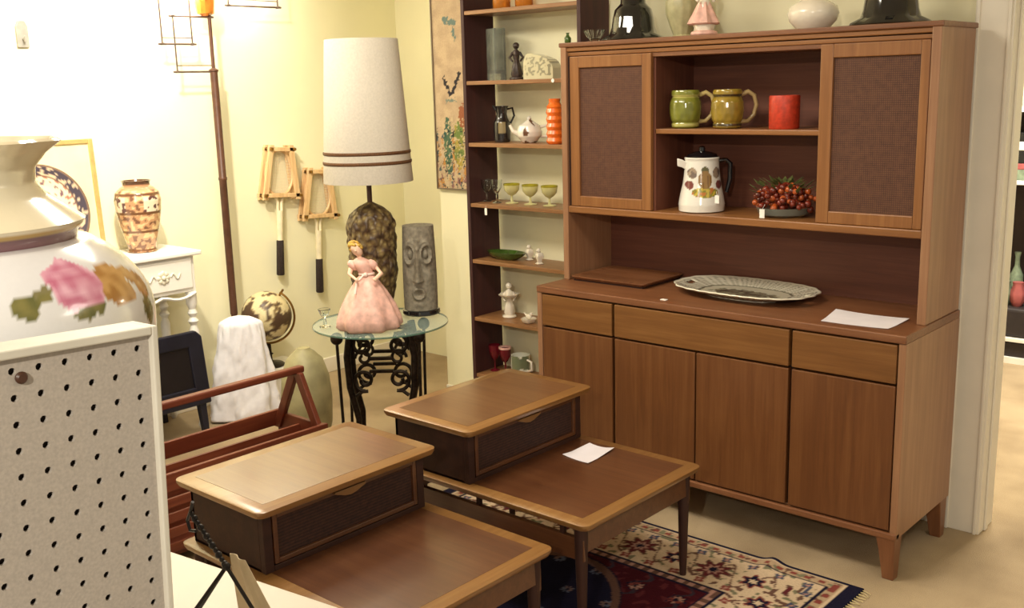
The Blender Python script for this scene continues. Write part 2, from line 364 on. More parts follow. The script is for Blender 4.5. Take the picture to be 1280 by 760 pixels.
def step_table(label):
    # local frame: x from 0 (back) to .86 (front edge), y -.315..+.315
    r = thing('step_end_table', label, 'end table', group='pair of step end tables')
    L, H = .86, .315
    slab_top(r, 0.0, L, -H, H, .39, 'top', 1, 'lower_top')
    slab_top(r, 0.0, .41, -H-.004, H+.004, .58, 'step', 1, 'upper_top')
    # apron
    c = MB(); c.box(.03, L-.03, -H+.028, -H+.046, .262, .330).box(.03, L-.03, H-.046, H-.028, .262, .330)
    c.box(L-.05, L-.032, -H+.03, H-.03, .285, .369); c.box(.03, .048, -H+.03, H-.03, .275, .369)
    c.build('apron', wd('top', 'X'), r, bevel=.002)
    for x in (.07, .40, .74):
        for y in (-H+.03, H-.045): MB().box(x, x+.014, y, y+.014, .330, .37).build('spacer', wd('walnut', 'Z'), r)
    for x in (.045, L-.048):
        for y in (-H+.04, H-.04):
            sx = 1 if x > .4 else -1
            MB().lathe([(.011, 0), (.014, .08), (.0195, .30), (.021, .345), (.021, .369)], 16, (x, y, 0), T=None).build('leg', wd('walnut', 'Z'), r, smooth=40)
    # drawer box
    c = MB(); x0, x1 = .035, .375; a, b = -H+.028, H-.028
    c.box(x0, x1-.02, a, a+.016, .39, .559).box(x0, x1-.02, b-.016, b, .39, .559).box(x0, x0+.014, a, b, .39, .559).box(x0, x1-.02, a, b, .391, .400)
    c.box(x1-.02, x1, a, a+.028, .39, .559).box(x1-.02, x1, b-.028, b, .39, .559).box(x1-.02, x1, a+.028, b-.028, .39, .406).box(x1-.02, x1, a+.028, b-.028, .55, .559)
    c.build('drawer_case', wd('walnut', 'Y'), r, bevel=.002)
    c = MB(); p, q, z0, z1 = a+.031, b-.031, .409, .547
    c.box(x1-.018, x1+.002, p, p+.014, z0, z1).box(x1-.018, x1+.002, q-.014, q, z0, z1).box(x1-.018, x1+.002, p+.014, q-.014, z0, z0+.014).box(x1-.018, x1+.002, p+.014, q-.014, z1-.012, z1)
    d = c.build('drawer', wd('top', 'Y'), r, bevel=.002)
    MB().box(x1-.014, x1-.007, p+.013, q-.013, z0+.013, z1-.011).build('cane_panel', m_cane2, d)
    MB().loft([[V((x1+dx, y, z)) for dx, z in ((-.004, .547), (.012, .547), (.012, .543-.018*k_), (-.004, .543-.018*k_))] for y, k_ in ((-.055, .1), (-.02, .8), (0, 1), (.02, .8), (.055, .1))]).build('drawer_pull', wd('band', 'Y'), d, bevel=.001)
    return r
T2 = step_table('two-level walnut end table with a white paper on it, nearer the sideboard')
T2.location = (.148, -.672, .0095)
T1 = dup(T2, (.160, -1.452, .0095), 'two-level walnut end table with top bright from reflected light beside the mahogany rack, nearest the camera')  # same woods as its twin; the brighter top is gloss reflection
c = MB(); pa = [P(703, 569, 2, .401), P(735, 580, 2, .401), P(768, 562, 2, .401), P(737, 556, 2, .401)]
def sheet(pts, z, curl=.004, n=6):
    a, b, c_, d = [V((p.x, p.y, 0)) for p in pts]
    def fn(u, v):
        p = (a*(1-u)+b*u)*(1-v)+(d*(1-u)+c_*u)*v
        return V((p.x, p.y, z+curl*(abs(u-.5)*2)**2*abs(v-.3)))
    return fn
tag(MB().grid(sheet(pa, .402, .010), 6, 6).build('paper_note', m_paper, solid=.0008), 'white paper note on the lower top of the end table', 'paper')

# ------------------------------------------------------------------ rug
RX1, RY1, RW, RH = 1.470, -.118, 1.68, 1.94
CRM, MAR, NAV, RED, BRN, GRN, PNK = S(206, 182, 152), S(96, 40, 44), S(26, 24, 46), S(132, 66, 58), S(106, 76, 64), S(122, 118, 92), S(176, 134, 118)
def rose(dx, dy, R, ang=0, n=8):
    r = sqrt(dx*dx+dy*dy); t = atan2(dy, dx)+ang; return r/(R*(.78+.22*cos(n*t)))
def rugcol(x, y, z):
    u, v = RX1-x, RY1-y; du, dv = min(u, RW-u), min(v, RH-v)
    d = min(du, dv-.0 if dv > du else dv); s = (v if du < dv else u)
    ns = noise.noise(V((x*34, y*34, 0)))
    if dv < .014 or du < .05: return NAV
    d = min(du-.036, dv)
    if d < .022: return CRM
    if d < .058:
        q = (s*1.0) % .05; return RED if abs(q-.025) < .011 and .03 < d < .05 else (BRN if ns > .22 else (GRN if ns < -.3 else S(178, 152, 122)))
    if d < .066: return NAV
    if d < .30:
        t = d-.183; per = .30; q = s % per - per/2; k1 = rose(q, t, .072)
        if k1 < .28: return NAV
        if k1 < .5: return PNK
        if k1 < .86: return MAR
        if k1 < 1: return BRN
        q2 = (s+per/2) % per - per/2; k2 = rose(q2, t-.0, .048, .3, 6)
        if k2 < .35: return CRM
        if k2 < .8: return NAV
        if k2 < 1: return RED
        w = t-.07*sin(2*pi*s/per*2)
        if abs(w) < .0065: return BRN
        for ss in (-1, 1):
            k3 = rose((s % .1)-.05, t-ss*.09, .022, .5, 4)
            if k3 < .4: return PNK
            if k3 < 1: return RED if ss > 0 else S(70, 74, 96)
        if ns > .36: return GRN
        if ns < -.40: return BRN
        return CRM
    if d < .309: return NAV
    if d < .335:
        return PNK if ((s % .04) < .02) else BRN
    if d < .343: return NAV
    gx, gy = (x % .16)-.08, (y % .16)-.08; k1 = rose(gx, gy, .045)
    cx, cy = x-(RX1-RW/2), y-(RY1-RH/2); km = sqrt((cx/.38)**2+(cy/.6)**2)
    if km < 1:
        if abs(km-.96) < .03: return BRN
        return NAV if (k1 > .55 or k1 < .25) else (S(96, 104, 124) if ns > -.1 else S(120, 96, 92))
    if k1 < .3: return NAV
    if k1 < .62: return PNK if ns > 0 else RED
    if k1 < .8: return NAV
    if abs(gx-.02*sin(y*60)) < .007: return S(60, 50, 60)
    return S(72, 20, 30) if ns > -.25 else MAR
def rugz(x, y):
    wx = P(975, 700, 2, 0); h = .014*exp(-((x-wx.x)/.03)**2)*max(0, min(1, 1-(RY1-y)/.22)); return .009+h
c = MB(); nu, nv = 300, 340
c.grid(lambda u, v: V((RX1-RW*u, RY1-RH*v, rugz(RX1-RW*u, RY1-RH*v))), nu, nv)
rug = thing('oriental_rug', 'maroon and cream oriental rug with navy edge under the end tables', 'rug')
c.build('pile', m_rug, rug, solid=.008, col=rugcol)
c = MB()
for i in range(117):
    y = RY1-.01-i*.0163; c.tube([(RX1-.002, y, .006), (RX1+.014, y+random.uniform(-.006, .006), .006), (RX1+.03, y+random.uniform(-.012, .012), .004)], .0016, 4)
c.build('fringe', plain('cream_fringe', S(206, 190, 140), .9), rug)

# ------------------------------------------------------------------ glass table + things on it
GT = (-.529, -.386); GZ = .685
gt = thing('side_table', 'round glass-topped table with black wrought iron scroll base', 'table', (GT[0], GT[1], 0), radians(41.91))
MB().lathe([(.272, GZ-.011), (.279, GZ-.008), (.281, GZ-.005), (.279, GZ-.002), (.272, GZ)], 64).build('glass_top', m_tglass, gt, smooth=50)
MB().lathe([(.2812, GZ-.0095), (.2826, GZ-.006), (.2812, GZ-.0015)], 64, cap=False).build('glass_edge', m_gedge, gt, smooth=50)
def spiral(cx, cz, r0, turns, a0, sgn, y, n=28):
    return [V((cx+(r0*(1-.72*i/n))*cos(a0+sgn*2*pi*turns*i/n), y, cz+(r0*(1-.72*i/n))*sin(a0+sgn*2*pi*turns*i/n))) for i in range(n+1)]
for sy in (-1, 1):
    for sx in (-1, 1):
        y = .06*sy
        lg = MB().tube([(sx*.168, y*2, 0), (sx*.162, y*2, .3), (sx*.168, y*2, GZ-.055)], .0065, 8)
        lg.sphere((sx*.168, y*2, GZ-.04), .026, 14, 10, (1, 1, 1))
        lg.build('leg', m_iron, gt, smooth=50)
        c = MB().tube([(sx*.135, y, 0), (sx*.11, y, .12), (sx*.105, y, .28), (sx*.135, y, .42), (sx*.14, y, .55), (sx*.12, y, GZ-.013)], [.011, .012, .013, .014, .015, .016], 8)
        c.tube(spiral(sx*.072, .60, .045, 1.3, pi/2 if sx > 0 else pi/2, sx*-1, y), .0085, 6)
        c.tube(spiral(sx*.072, .45, .048, 1.3, -pi/2, sx*1, y), .0085, 6)
        c.tube(spiral(sx*.072, .545, .035, 1.2, 0 if sx > 0 else pi, sx, y), .007, 6)
        c.tube([(sx*.12, y, .66), (sx*.085, y, .648), (sx*.06, y, .645)], .008, 6)
        c.tube([(sx*.11, y, .38), (sx*.085, y, .40), (sx*.06, y, .402)], .008, 6)
        c.build('scroll_bracket', m_iron, gt, smooth=50)
for y in (-.06, .06):
    MB().box(-.05, .05, y-.008, y+.008, .535, .549).box(-.05, .05, y-.008, y+.008, .480, .494).build('cross_bar', m_iron, gt, bevel=.002)
LX = P(470, 393, 2, GZ); lp = thing('table_lamp', 'large table lamp with tall cream drum shade on the glass table', 'lamp', (LX.x, LX.y, GZ))
c = MB(); pr = []
for i in range(61):
    t = i/60; z = .02+.47*t; r = .058+.05*sin(min(1, t*1.12)**.75*pi*.86) if t < .93 else .058+.05*sin(.82*pi*.93)*(1-(t-.93)/.07*.8)
    pr.append((r, z))
pr = [(.075, 0), (.078, .012), (.066, .02)] + [(.062+.034*min(1, i/22)**.8, .02+.45*i/60) for i in range(50)] + [(.092, .41), (.082, .435), (.066, .452), (.045, .468), (.022, .480), (.012, .486)]
def bumpy(a, z):
    return 1+.07*noise.noise(V((cos(a)*4, sin(a)*4, z*30)))+.075*abs(sin(a*4.5+z*42+3.5*noise.noise(V((cos(a)*2.4, sin(a)*2.4, z*14)))))**.6-.04*(abs(sin(a*3-z*36+3*noise.noise(V((cos(a)*2+5, sin(a)*2, z*11))))) < .25)
pr2 = [(r, z) for r, z in pr]
c.lathe(pr2, 200, rf=bumpy, dens=.004); c.build('base', m_base, lp, smooth=60)
MB().lathe([(.011, .48), (.011, .56)], 12).build('neck', m_pole, lp, smooth=40)
MB().lathe([(.187, .572), (.1875, .574), (.150, 1.150), (.149, 1.152), (.147, 1.152), (.1845, .574)], 64, cap=False).build('lamp_shade', m_shade, lp, smooth=50, weld=True)
for z in (.655, .695):
    r = .1875-(z-.574)*(.0375/.576); MB().lathe([(r+.0005, z-.007), (r+.003, z-.004), (r+.003, z+.004), (r, z+.007)], 64, cap=False).build('trim_band', m_band, lp, smooth=50)
TX = P(527, 391, 2, GZ); tk = thing('tiki_vase', 'carved grey tiki face cylinder on black base on the glass table', 'vase', (TX.x, TX.y, GZ), .731)
c = MB(); n = 96; rings = []
def face(a, z):
    # a: angle from the front (0 = towards camera), z 0..1
    h = 0.
    g = lambda x, s: exp(-(x/s)**2)
    h += .024*g(a, .13+.10*max(0, (.5-z)/.16) if z < .5 else .13)*(1 if .36 < z < .86 else 0)*(.55+.6*(.86-z)/.5)
    for s_ in (-1, 1): h += .010*exp(-((z-.83+.5*(a-s_*.45)**2)/.02)**2)*g(a-s_*.45, .4)                    # nose
    for s_ in (-1, 1):
        e = sqrt(((a-s_*.50)/.30)**2+((z-.68)/.11)**2)
        h += .010*exp(-((e-1)/.22)**2) + .007*exp(-(e/.45)**2)                     # eye ring and eyeball
        h -= .007*exp(-((e-.62)/.16)**2)
        h += .006*g(a-s_*.6, .22)*g(z-.40, .08)
    m = sqrt((a/.30)**2+((z-.21)/.065)**2); h += .010*exp(-((m-.95)/.3)**2); h -= .010*exp(-(m/.5)**2)
    h += .006*g(a, .25)*g(z-.08, .04)
    return h*1.35
for i in range(81):
    t = i/80; r = .066+.006*(1-t)+.003*sin(t*pi)
    rings.append([V((((r+face((((2*pi*j/n)+pi) % (2*pi))-pi, t))*sin(2*pi*j/n)), -((r+face((((2*pi*j/n)+pi) % (2*pi))-pi, t))*cos(2*pi*j/n)), .022+.36*t)) for j in range(n)])
c.loft(rings); c.build('stone_face', m_stone, tk, smooth=60)
MB().lathe([(.078, 0), (.082, .006), (.080, .018), (.074, .0225)], 48).build('base', m_black, tk, smooth=40)
DX = P(462, 409, 2, GZ); dl = thing('doll', 'small porcelain doll in full pink satin skirt beside the big lamp', 'doll', (DX.x, DX.y, GZ), .731)
MB().lathe([(.105, 0), (.118, .012), (.115, .04), (.095, .09), (.068, .14), (.038, .185), (.024, .20)], 96, rf=lambda a, z: 1+.09*sin(a*9+sin(a*2)*1.5+z*8)*max(0, 1-z/.2)+.05*noise.noise(V((cos(a)*4, sin(a)*4, z*14)))).build('skirt', m_bisque, dl, smooth=60)
SH = Matrix(((1, 0, -.35, .07), (0, 1, 0, 0), (0, 0, 1, 0), (0, 0, 0, 1)))
c = MB().lathe([(.024, .198), (.027, .21), (.034, .235), (.032, .25), (.014, .262)], 24); c.sphere((-.035, 0, .235), .02, 12, 8); c.sphere((.035, 0, .235), .02, 12, 8)
for v in c.bm.verts: v.co = SH @ v.co
c.build('bodice', m_bisque, dl, smooth=60)
c = MB().lathe([(.009, .255), (.009, .272)], 12); c.sphere((0, 0, .293), .023, 20, 14, (.88, .95, 1.12)); c.sphere((0, -.022, .291), .004, 8, 6)
for s_ in (-1, 1): c.tube([(s_*.042, 0, .232), (s_*.058, -.02, .205), (s_*.035, -.052, .19)], [.009, .008, .006], 10); c.sphere((s_*.033, -.056, .189), .008, 8, 6)
for v in c.bm.verts: v.co = SH @ v.co
c.build('body', m_skin, dl, smooth=60)
c = MB()
for i in range(46):
    a = random.uniform(0, 2*pi); e = random.uniform(-.3, 1.5); rr = .021
    p = V((rr*cos(e)*cos(a), rr*cos(e)*sin(a)+.004, .297+rr*sin(e)*1.1))
    if p.y < -.012 and p.z < .305: continue
    c.sphere(p, .0075, 8, 6)
for v in c.bm.verts: v.co = SH @ v.co
c.build('hair', m_blond, dl, smooth=60); dl.scale = (1.1, 1.1, 1.1)
c = MB(); c.tube([V((.026*cos(2*pi*i/24), .026*sin(2*pi*i/24), .203)) for i in range(24)], .005, 6, True); c.sphere((0, -.03, .203), .009, 8, 6)
c.tube([(-.006, -.032, .203), (-.03, -.05, .18), (-.035, -.075, .14)], .004, 6); c.build('sash', plain('pale_pink_ribbon', S(238, 214, 204), .5), dl, smooth=50)
DG = P(425, 408, 2, GZ); tag(loc(MB().lathe([(.022, 0), (.024, .004), (.008, .01), (.006, .04), (.016, .052), (.026, .075), (.024, .077), (.014, .055), (.003, .05)], 24).build('glass_goblet', m_glass, smooth=40), (GT[0]-.11, GT[1]-.205, GZ+.0005)), 'small clear glass goblet left of the pink doll', 'glass')

# ------------------------------------------------------------------ painting panel on the back wall
q0, q1 = P(546, 236, 1, YW-.02), P(587, 238, 1, YW-.02)
PX0, PX1, PZ0, PZ1 = P(548, 236, 1, YW-.02).x-.01, -.865, q0.z, 2.12
pn = thing('wall_panel_painting', 'tall narrow painted panel of figures hanging beside the bookcase', 'painting', (PX0, YW-.001, PZ0))
PWd, PHt = PX1-PX0, PZ1-PZ0
def seg_d(px, py, ax, ay, bx, by):
    dx, dy = bx-ax, by-ay; t = max(0, min(1, ((px-ax)*dx+(py-ay)*dy)/(dx*dx+dy*dy))); return sqrt((px-ax-t*dx)**2+(py-ay-t*dy)**2)
def art(x, y, z):
    x0_, z0_ = x, z; x += .012*noise.noise(V((x*70, 1, z*70))); z += .02*noise.noise(V((x*60, 7, z*60)))
    if z < .36 and noise.noise(V((x*95, 2, z*70))) > .26: return S(196, 176, 140)
    if z < .30 and noise.noise(V((x*90, 12, z*60))) > .34: return S(44, 48, 50)
    u, h = x/PWd, z*1.0
    n_ = noise.noise(V((x*20, 0, z*20))); base = mixc(S(196, 172, 140), S(176, 152, 124), n_+.4)
    if seg_d(x, z, PWd*.28, .55, PWd*.47, .475) < .009 or seg_d(x, z, PWd*.74, .57, PWd*.53, .475) < .009: return S(50, 46, 50)
    if seg_d(x, z, PWd*.35, .44, PWd*.62, .445) < .006: return S(120, 132, 120)
    if seg_d(x, z, PWd*.36, .83, PWd*.66, .81) < .012 or seg_d(x, z, PWd*.6, .78, PWd*.66, .74) < .009: return S(104, 122, 116)
    if sqrt(((x-PWd*.80)/.030)**2+((z-.36)/.06)**2) < 1: return S(150, 92, 62)
    if sqrt(((x-PWd*.5)/.012)**2+((z-.275)/.014)**2) < 1: return S(36, 34, 36)
    if sqrt(((x-PWd*.36)/.028)**2+((z-.21)/.15)**2) < 1: return mixc(S(48, 84, 78), S(96, 116, 84), n_+.5)
    if sqrt(((x-PWd*.66)/.036)**2+((z-.22)/.12)**2) < 1: return mixc(S(110, 128, 70), S(170, 150, 70), n_*1.6+.5)
    if z < .26 and (noise.noise(V((x*60, 3, z*16)))) > .22: return S(186, 134, 74)
    if z < .3 and noise.noise(V((x*50, 8, z*18))) > .3: return S(84, 96, 96)
    if z < .12 and noise.noise(V((x*40, 5, z*30))) > .1: return S(144, 104, 98)
    return base
MB().grid(lambda u, v: V((.006+(PWd-.012)*u, -.014, .006+(PHt-.012)*v)), 48, 200).build('canvas', m_pntm, pn, col=art)
c = MB().box(0, .007, -.02, 0, 0, PHt).box(PWd-.007, PWd, -.02, 0, 0, PHt).box(.007, PWd-.007, -.02, 0, 0, .007).box(.007, PWd-.007, -.02, 0, PHt-.007, PHt).box(.007, PWd-.007, -.008, 0, .007, PHt-.007)
c.build('frame', plain('grey_brown_frame', S(120, 104, 84), .5), pn)

# ------------------------------------------------------------------ sideboard top things
tr = thing('wooden_tray', 'flat square wooden tray at the left end of the sideboard top', 'tray', (.045, .165, ZB))
MB().box(.012, .358, .012, .285, .0, .006).build('foot', m_gap, tr)
c = MB(); o = rrect(0, .37, 0, .30, .02); i_ = rrect(.012, .358, .012, .288, .016)
c.loft([[V((a, b, .006)) for a, b in i_], [V((a, b, .017)) for a, b in o], [V((a, b, .021)) for a, b in o], [V((a, b, .021)) for a, b in i_], [V((a, b, .016)) for a, b in rrect(.02, .35, .02, .28, .014)]])
c.build('tray_body', wd('case', 'X'), tr, smooth=30)
# platter
pc = P(945, 364, 2, ZB+.02); PL = (.795, .285)
def outl(a, A=.285, B=.17):
    c_, s_ = cos(a), sin(a); r = 1/((abs(c_)/A)**2.6+(abs(s_)/B)**2.6)**(1/2.6); return r*(1+.012*cos(a*24))
def plat(u, v):
    a = 2*pi*u; t = v; r = outl(a)*t; z = .006 if t < .62 else .006+.026*((t-.62)/.38)**1.1
    return V((r*cos(a), r*sin(a), z))
def platcol(x, y, z):
    a = atan2(y, x); t = sqrt(x*x+y*y)/outl(a); n_ = noise.noise(V((x*40, y*40, 2)))
    if t > .97: return S(232, 226, 204)
    if t > .66:
        q = (a*28/pi) % 1; r_ = (t*22) % 1
        return S(150, 146, 130) if ((q-.5)**2+(r_-.5)**2) < .09 else S(208, 202, 182)
    if t > .62: return S(120, 118, 100)
    if sqrt((x/.13)**2+((y+.01)/.055)**2) < 1+.5*n_: return mixc(S(70, 66, 54), S(150, 148, 124), n_*1.5+.35)
    return S(212, 206, 182)
pl = thing('platter', 'large oval patterned porcelain platter on the sideboard', 'platter', (PL[0], PL[1], ZB), radians(-3))
c = MB(); c.grid(plat, 192, 48)
bmesh.ops.remove_doubles(c.bm, verts=c.bm.verts, dist=1e-5)
kill = [f for f in c.bm.faces if abs((f.calc_center_median().x+.246)/.012) < 1 and abs(f.calc_center_median().y/.026) < 1 or abs((f.calc_center_median().x-.246)/.012) < 1 and abs(f.calc_center_median().y/.026) < 1]
bmesh.ops.delete(c.bm, geom=kill, context='FACES')
c.build('dish', m_pnt, pl, smooth=50, col=platcol, solid=.005)
MB().lathe([(1, 0), (1, .004)], 48, rf=lambda a, z: outl(a)*.55).build('foot', m_ivory, pl)
pp = [P(1026, 402, 2, ZB), P(1110, 412, 2, ZB), P(1137, 400, 2, ZB), P(1045, 388, 2, ZB)]
tag(MB().grid(sheet(pp, ZB+.0015, .006), 6, 6).build('paper_sheet', m_paper, solid=.0008), 'large white sheet of paper at the right end of the sideboard top', 'paper')
q = P(830, 375, 2, ZB)
tag(loc(MB().prism(rrect(-.013, .013, -.009, .009, .004), 0, .002).build('price_tag', m_tag), (q.x, q.y, ZB+.0004)), 'tiny white price tag lying on the sideboard between tray and platter', 'tag')

# ------------------------------------------------------------------ things in the hutch
HS, HB = 1.459, Z1+.028
def mug(name, label, x, y, body, rim, rz, hw=.058, H=.142):
    t = thing(name, label, 'mug', (x, y, HS), rz, 'barrel mugs on the hutch shelf')
    k1 = lambda a, z: 1
    def colf(X, Y, Z):
        h = Z/H
        if h > .8 or h < .14: return rim if (.8 < h < .88 or .06 < h < .14) else body
        return mixc(body, tuple(v*.6 for v in body[:3])+(1,), noise.noise(V((X*70, Y*70, Z*30)))+.3)
    pr = [(.043, 0), (.052, .006), (.053, .016), (.050, .022), (.056, .032), (.060, .055), (.061, .075), (.059, .098), (.053, .112), (.049, .118), (.053, .123), (.054, .135), (.051, H), (.047, H), (.045, .12), (.05, .08), (.045, .01)]
    MB().lathe(pr, 64, dens=.004, rf=lambda a, z: 1+.006*cos(a*12)).build('body', m_pnt, t, smooth=50, col=colf)
    MB().tube([(.05, 0, .122), (.075, 0, .132), (.098, 0, .118), (.107, 0, .085), (.098, 0, .048), (.075, 0, .025), (.05, 0, .024)], [.009, .009, .0085, .008, .008, .008, .009], 10).build('handle', plain('tan_glaze_'+name, mixc(rim, S(206, 176, 120), .7), .3), t, smooth=60)
    return t
rr_ = P(858, 158, 1, .29)
mug('green_mug', 'green barrel mug at the left of the hutch shelf', P(857, 158, 1, .28).x, .28, S(132, 134, 52), S(184, 176, 100), radians(36))
mug('olive_mug', 'yellow-olive barrel mug in the middle of the hutch shelf', P(909, 157, 1, .28).x, .28, S(158, 132, 50), S(74, 60, 38), radians(42))
x = P(980, 159, 1, .28).x
t = thing('orange_cup', 'straight orange-red ceramic cup on the hutch shelf', 'cup', (x, .28, HS))
MB().lathe([(.05, 0), (.053, .004), (.054, .112), (.052, .117), (.048, .117), (.047, .02), (.01, .015)], 40, rf=lambda a, z: 1+.012*cos(a*20)).build('body', m_red, t, smooth=40)
# coffee pot
x = P(876, 262, 1, .28).x
cp = thing('coffee_pot', 'white enamel coffee pot with mushroom picture and black handle', 'coffee pot', (x, .285, HB), .731)
def potcol(X, Y, Z):
    base = S(236, 232, 222)
    if Y > 0: return base
    n_ = noise.noise(V((X*60, 4, Z*60)))
    def el(cx, cz, a, b): return ((X-cx)/a)**2+((Z-cz)/b)**2
    if el(0, .125, .026, .034) < 1: return S(150, 116, 66) if (X*200 % 2) > .6 else S(116, 80, 44)
    if el(0, .158, .016, .016) < 1: return S(96, 92, 60)
    for sx in (-1, 1):
        if el(sx*.045, .15, .016, .02) < 1: return S(120, 104, 96) if n_ > 0 else S(160, 140, 120)
        if el(sx*.055, .105, .014, .016) < 1: return S(122, 66, 62)
    if el(0, .078, .05, .02) < 1: return S(206, 180, 70) if n_ > .12 else (S(140, 136, 60) if n_ > -.2 else S(192, 120, 60))
    return base
MB().lathe([(.07, 0), (.086, .004), (.088, .03), (.083, .06), (.072, .11), (.066, .16), (.064, .195), (.067, .203), (.064, .207), (.03, .208)], 128, dens=.004).build('body', m_pnt, cp, smooth=50, col=potcol)
MB().loft([[V((-.060-dx, w, z)) for w, z in ((-.022*s_, z0), (.022*s_, z0), (.006*s_, z0-.03), (-.006*s_, z0-.03))] for dx, z0, s_ in ((-.005, .185, 1), (.015, .198, .8), (.034, .204, .5))]).build('spout', m_white, cp, bevel=.003)
MB().lathe([(.062, .207), (.055, .218), (.03, .226), (.012, .23), (.012, .243), (.005, .248)], 32).build('lid', m_black, cp, smooth=40)
MB().tube([(.06, 0, .19), (.09, 0, .195), (.108, 0, .18), (.108, 0, .12), (.095, 0, .07)], [.008, .009, .010, .010, .008], 10).build('handle', m_black, cp, smooth=60)
q = P(907, 244, 1, .262)
tag(loc(MB().box(-.009, .009, -.001, .001, -.015, .015).tube([(0, 0, .014), (-.006, .004, .03)], .0007, 4).build('price_tag', m_tag, bevel=.0005), (q.x, .20, q.z-.01)), 'small white tag hanging at the coffee pot handle', 'tag')
# berry candle ring
x = P(978, 262, 1, .29).x
br = thing('berry_arrangement', 'low arrangement of dark red berries and leaves in the hutch', 'arrangement', (x, .30, HB))
c1, c2, c3, c4 = MB(), MB(), MB(), MB()
c4.lathe([(.07, 0), (.09, .01), (.1, .035), (.095, .035), (.06, .012)], 24); c4.build('bowl', m_smoke, br, smooth=40)
for i in range(150):
    a = random.uniform(0, 2*pi); rr = random.uniform(.0, .105); z = .03+random.uniform(0, .085)*sqrt(max(0, 1-(rr/.12)**2)); (c1 if random.random() < .72 else c2).sphere((rr*cos(a)*1.12, rr*sin(a)*.8, z), random.uniform(.009, .014), 8, 6)
for i in range(46):
    a = random.uniform(0, 2*pi); rr = random.uniform(.02, .11); z = .06+.06*sqrt(max(0, 1-(rr/.12)**2)); b = V((rr*cos(a)*1.15, rr*sin(a)*.8, z)); d = V((cos(a), sin(a), random.uniform(.1, .9))).normalized(); s_ = d.cross(V((0, 0, 1))).normalized()
    v = [c3.bm.verts.new(p) for p in (b, b+d*.02+s_*.009, b+d*.042, b+d*.02-s_*.009)]; c3.bm.faces.new(v)
o = c1.build('berries', m_berry, br, smooth=60); o['kind'] = 'stuff'
o = c2.build('orange_berries', m_berry2, br, smooth=60); o['kind'] = 'stuff'
o = c3.build('leaves', m_leaf, br, solid=.001); o['kind'] = 'stuff'
q = P(953, 247, 1, .22)
tag(loc(MB().box(-.010, .010, -.001, .001, -.016, .016).tube([(0, 0, .015), (.004, .012, .032)], .0007, 4).build('price_tag', m_tag, bevel=.0005), (P(953, 247, 1, .185).x, .185, HB+.019)), 'small white tag in front of the berry arrangement', 'tag')

# ------------------------------------------------------------------ things on top of the hutch
def bell(label, x, R):
    t = thing('black_glass_vase', label, 'vase', (x, .325, ZT), 0, 'black glass vases on the hutch')
    MB().lathe([(R*.95, 0), (R, .004), (R*.98, .010), (R*.74, .026), (R*.68, .05), (R*.64, .085), (R*.58, .118), (R*.46, .134), (R*.40, .142), (R*.36, .22), (R*.3, .28), (R*.5, .33), (R*.62, .35), (R*.58, .352), (R*.26, .30)], 56, rf=lambda a, z: 1+.03*cos(a*8)*(1 if z < .03 else .4)).build('body', m_black, t, smooth=45)
    return t
bell('black glossy flared vase at the left end of the hutch top', P(787, 40, 1, .30).x, .125)
bell('black glossy flared vase at the right end of the hutch top', P(1109, 24, 1, .30).x, .132)
t = thing('ribbed_vase', 'grey-green vase on the hutch beside the left black vase', 'vase', (P(853, 38, 1, .36).x, .36, ZT))
MB().lathe([(.035, 0), (.042, .005), (.034, .012), (.045, .04), (.062, .09), (.064, .13), (.05, .18), (.03, .21), (.034, .24), (.045, .26), (.04, .26), (.025, .21)], 48, rf=lambda a, z: 1+.03*cos(a*12)).build('body', m_greyg, t, smooth=50)
def figurine(name, label, p, h, mat, mat2, cat='figurine', rz=.731, group=None):
    t = thing(name, label, cat, p, rz, group)
    s = h/.2
    MB().lathe([(.036*s, 0), (.04*s, .005*s), (.038*s, .012*s), (.03*s, .015*s)], 24).build('base', mat2, t, smooth=40)
    c = MB().lathe([(.026*s, .014*s), (.032*s, .03*s), (.024*s, .07*s), (.014*s, .105*s), (.018*s, .13*s), (.021*s, .148*s), (.008*s, .160*s), (.008*s, .166*s)], 24, rf=lambda a, z: 1+.1*sin(a*5+z*40))
    c.sphere((0, 0, .181*s), .018*s, 14, 10)
    for k_ in (-1, 1): c.tube([(k_*.018*s, 0, .145*s), (k_*.036*s, -.006*s, .118*s), (k_*.022*s, -.024*s, .098*s)], [.008*s, .007*s, .005*s], 8)
    c.build('figure', mat, t, smooth=60); return t
t = figurine('dancer_figurine', 'white and pink porcelain dancer figurine on the hutch top', (P(880, 37, 1, .28).x, .28, ZT), .25, m_ivory, m_bisque)
MB().lathe([(.05, .04), (.056, .045), (.034, .09), (.02, .12)], 32, rf=lambda a, z: 1+.12*sin(a*7)).build('skirt', m_bisque, t, smooth=50)
t = thing('round_white_vase', 'squat round white vase on the hutch top', 'vase', (P(1016, 30, 1, .33).x, .33, ZT))
MB().lathe([(.05, 0), (.055, .004), (.08, .03), (.088, .055), (.08, .08), (.05, .098), (.028, .108), (.024, .13), (.032, .145), (.028, .145), (.02, .12)], 48).build('body', m_ivory, t, smooth=60)
t = thing('crystal_dish', 'small clear crystal dish beside the left black vase on the hutch', 'dish', (P(743, 46, 1, .215).x, .215, ZT))
MB().lathe([(.022, 0), (.018, .006), (.03, .02), (.042, .045), (.038, .045), (.02, .012)], 24, rf=lambda a, z: 1+.06*cos(a*12)).build('body', m_glass, t, smooth=20)
tag(loc(MB().lathe([(.010, 0), (.013, .004), (.014, .02), (.007, .028), (.005, .036), (.008, .04), (.007, .04)], 16).build('green_bottle', m_grnd, smooth=50), (.022, YU+.03, ZT)), 'tiny dark green bottle on the left front corner of the hutch', 'bottle')

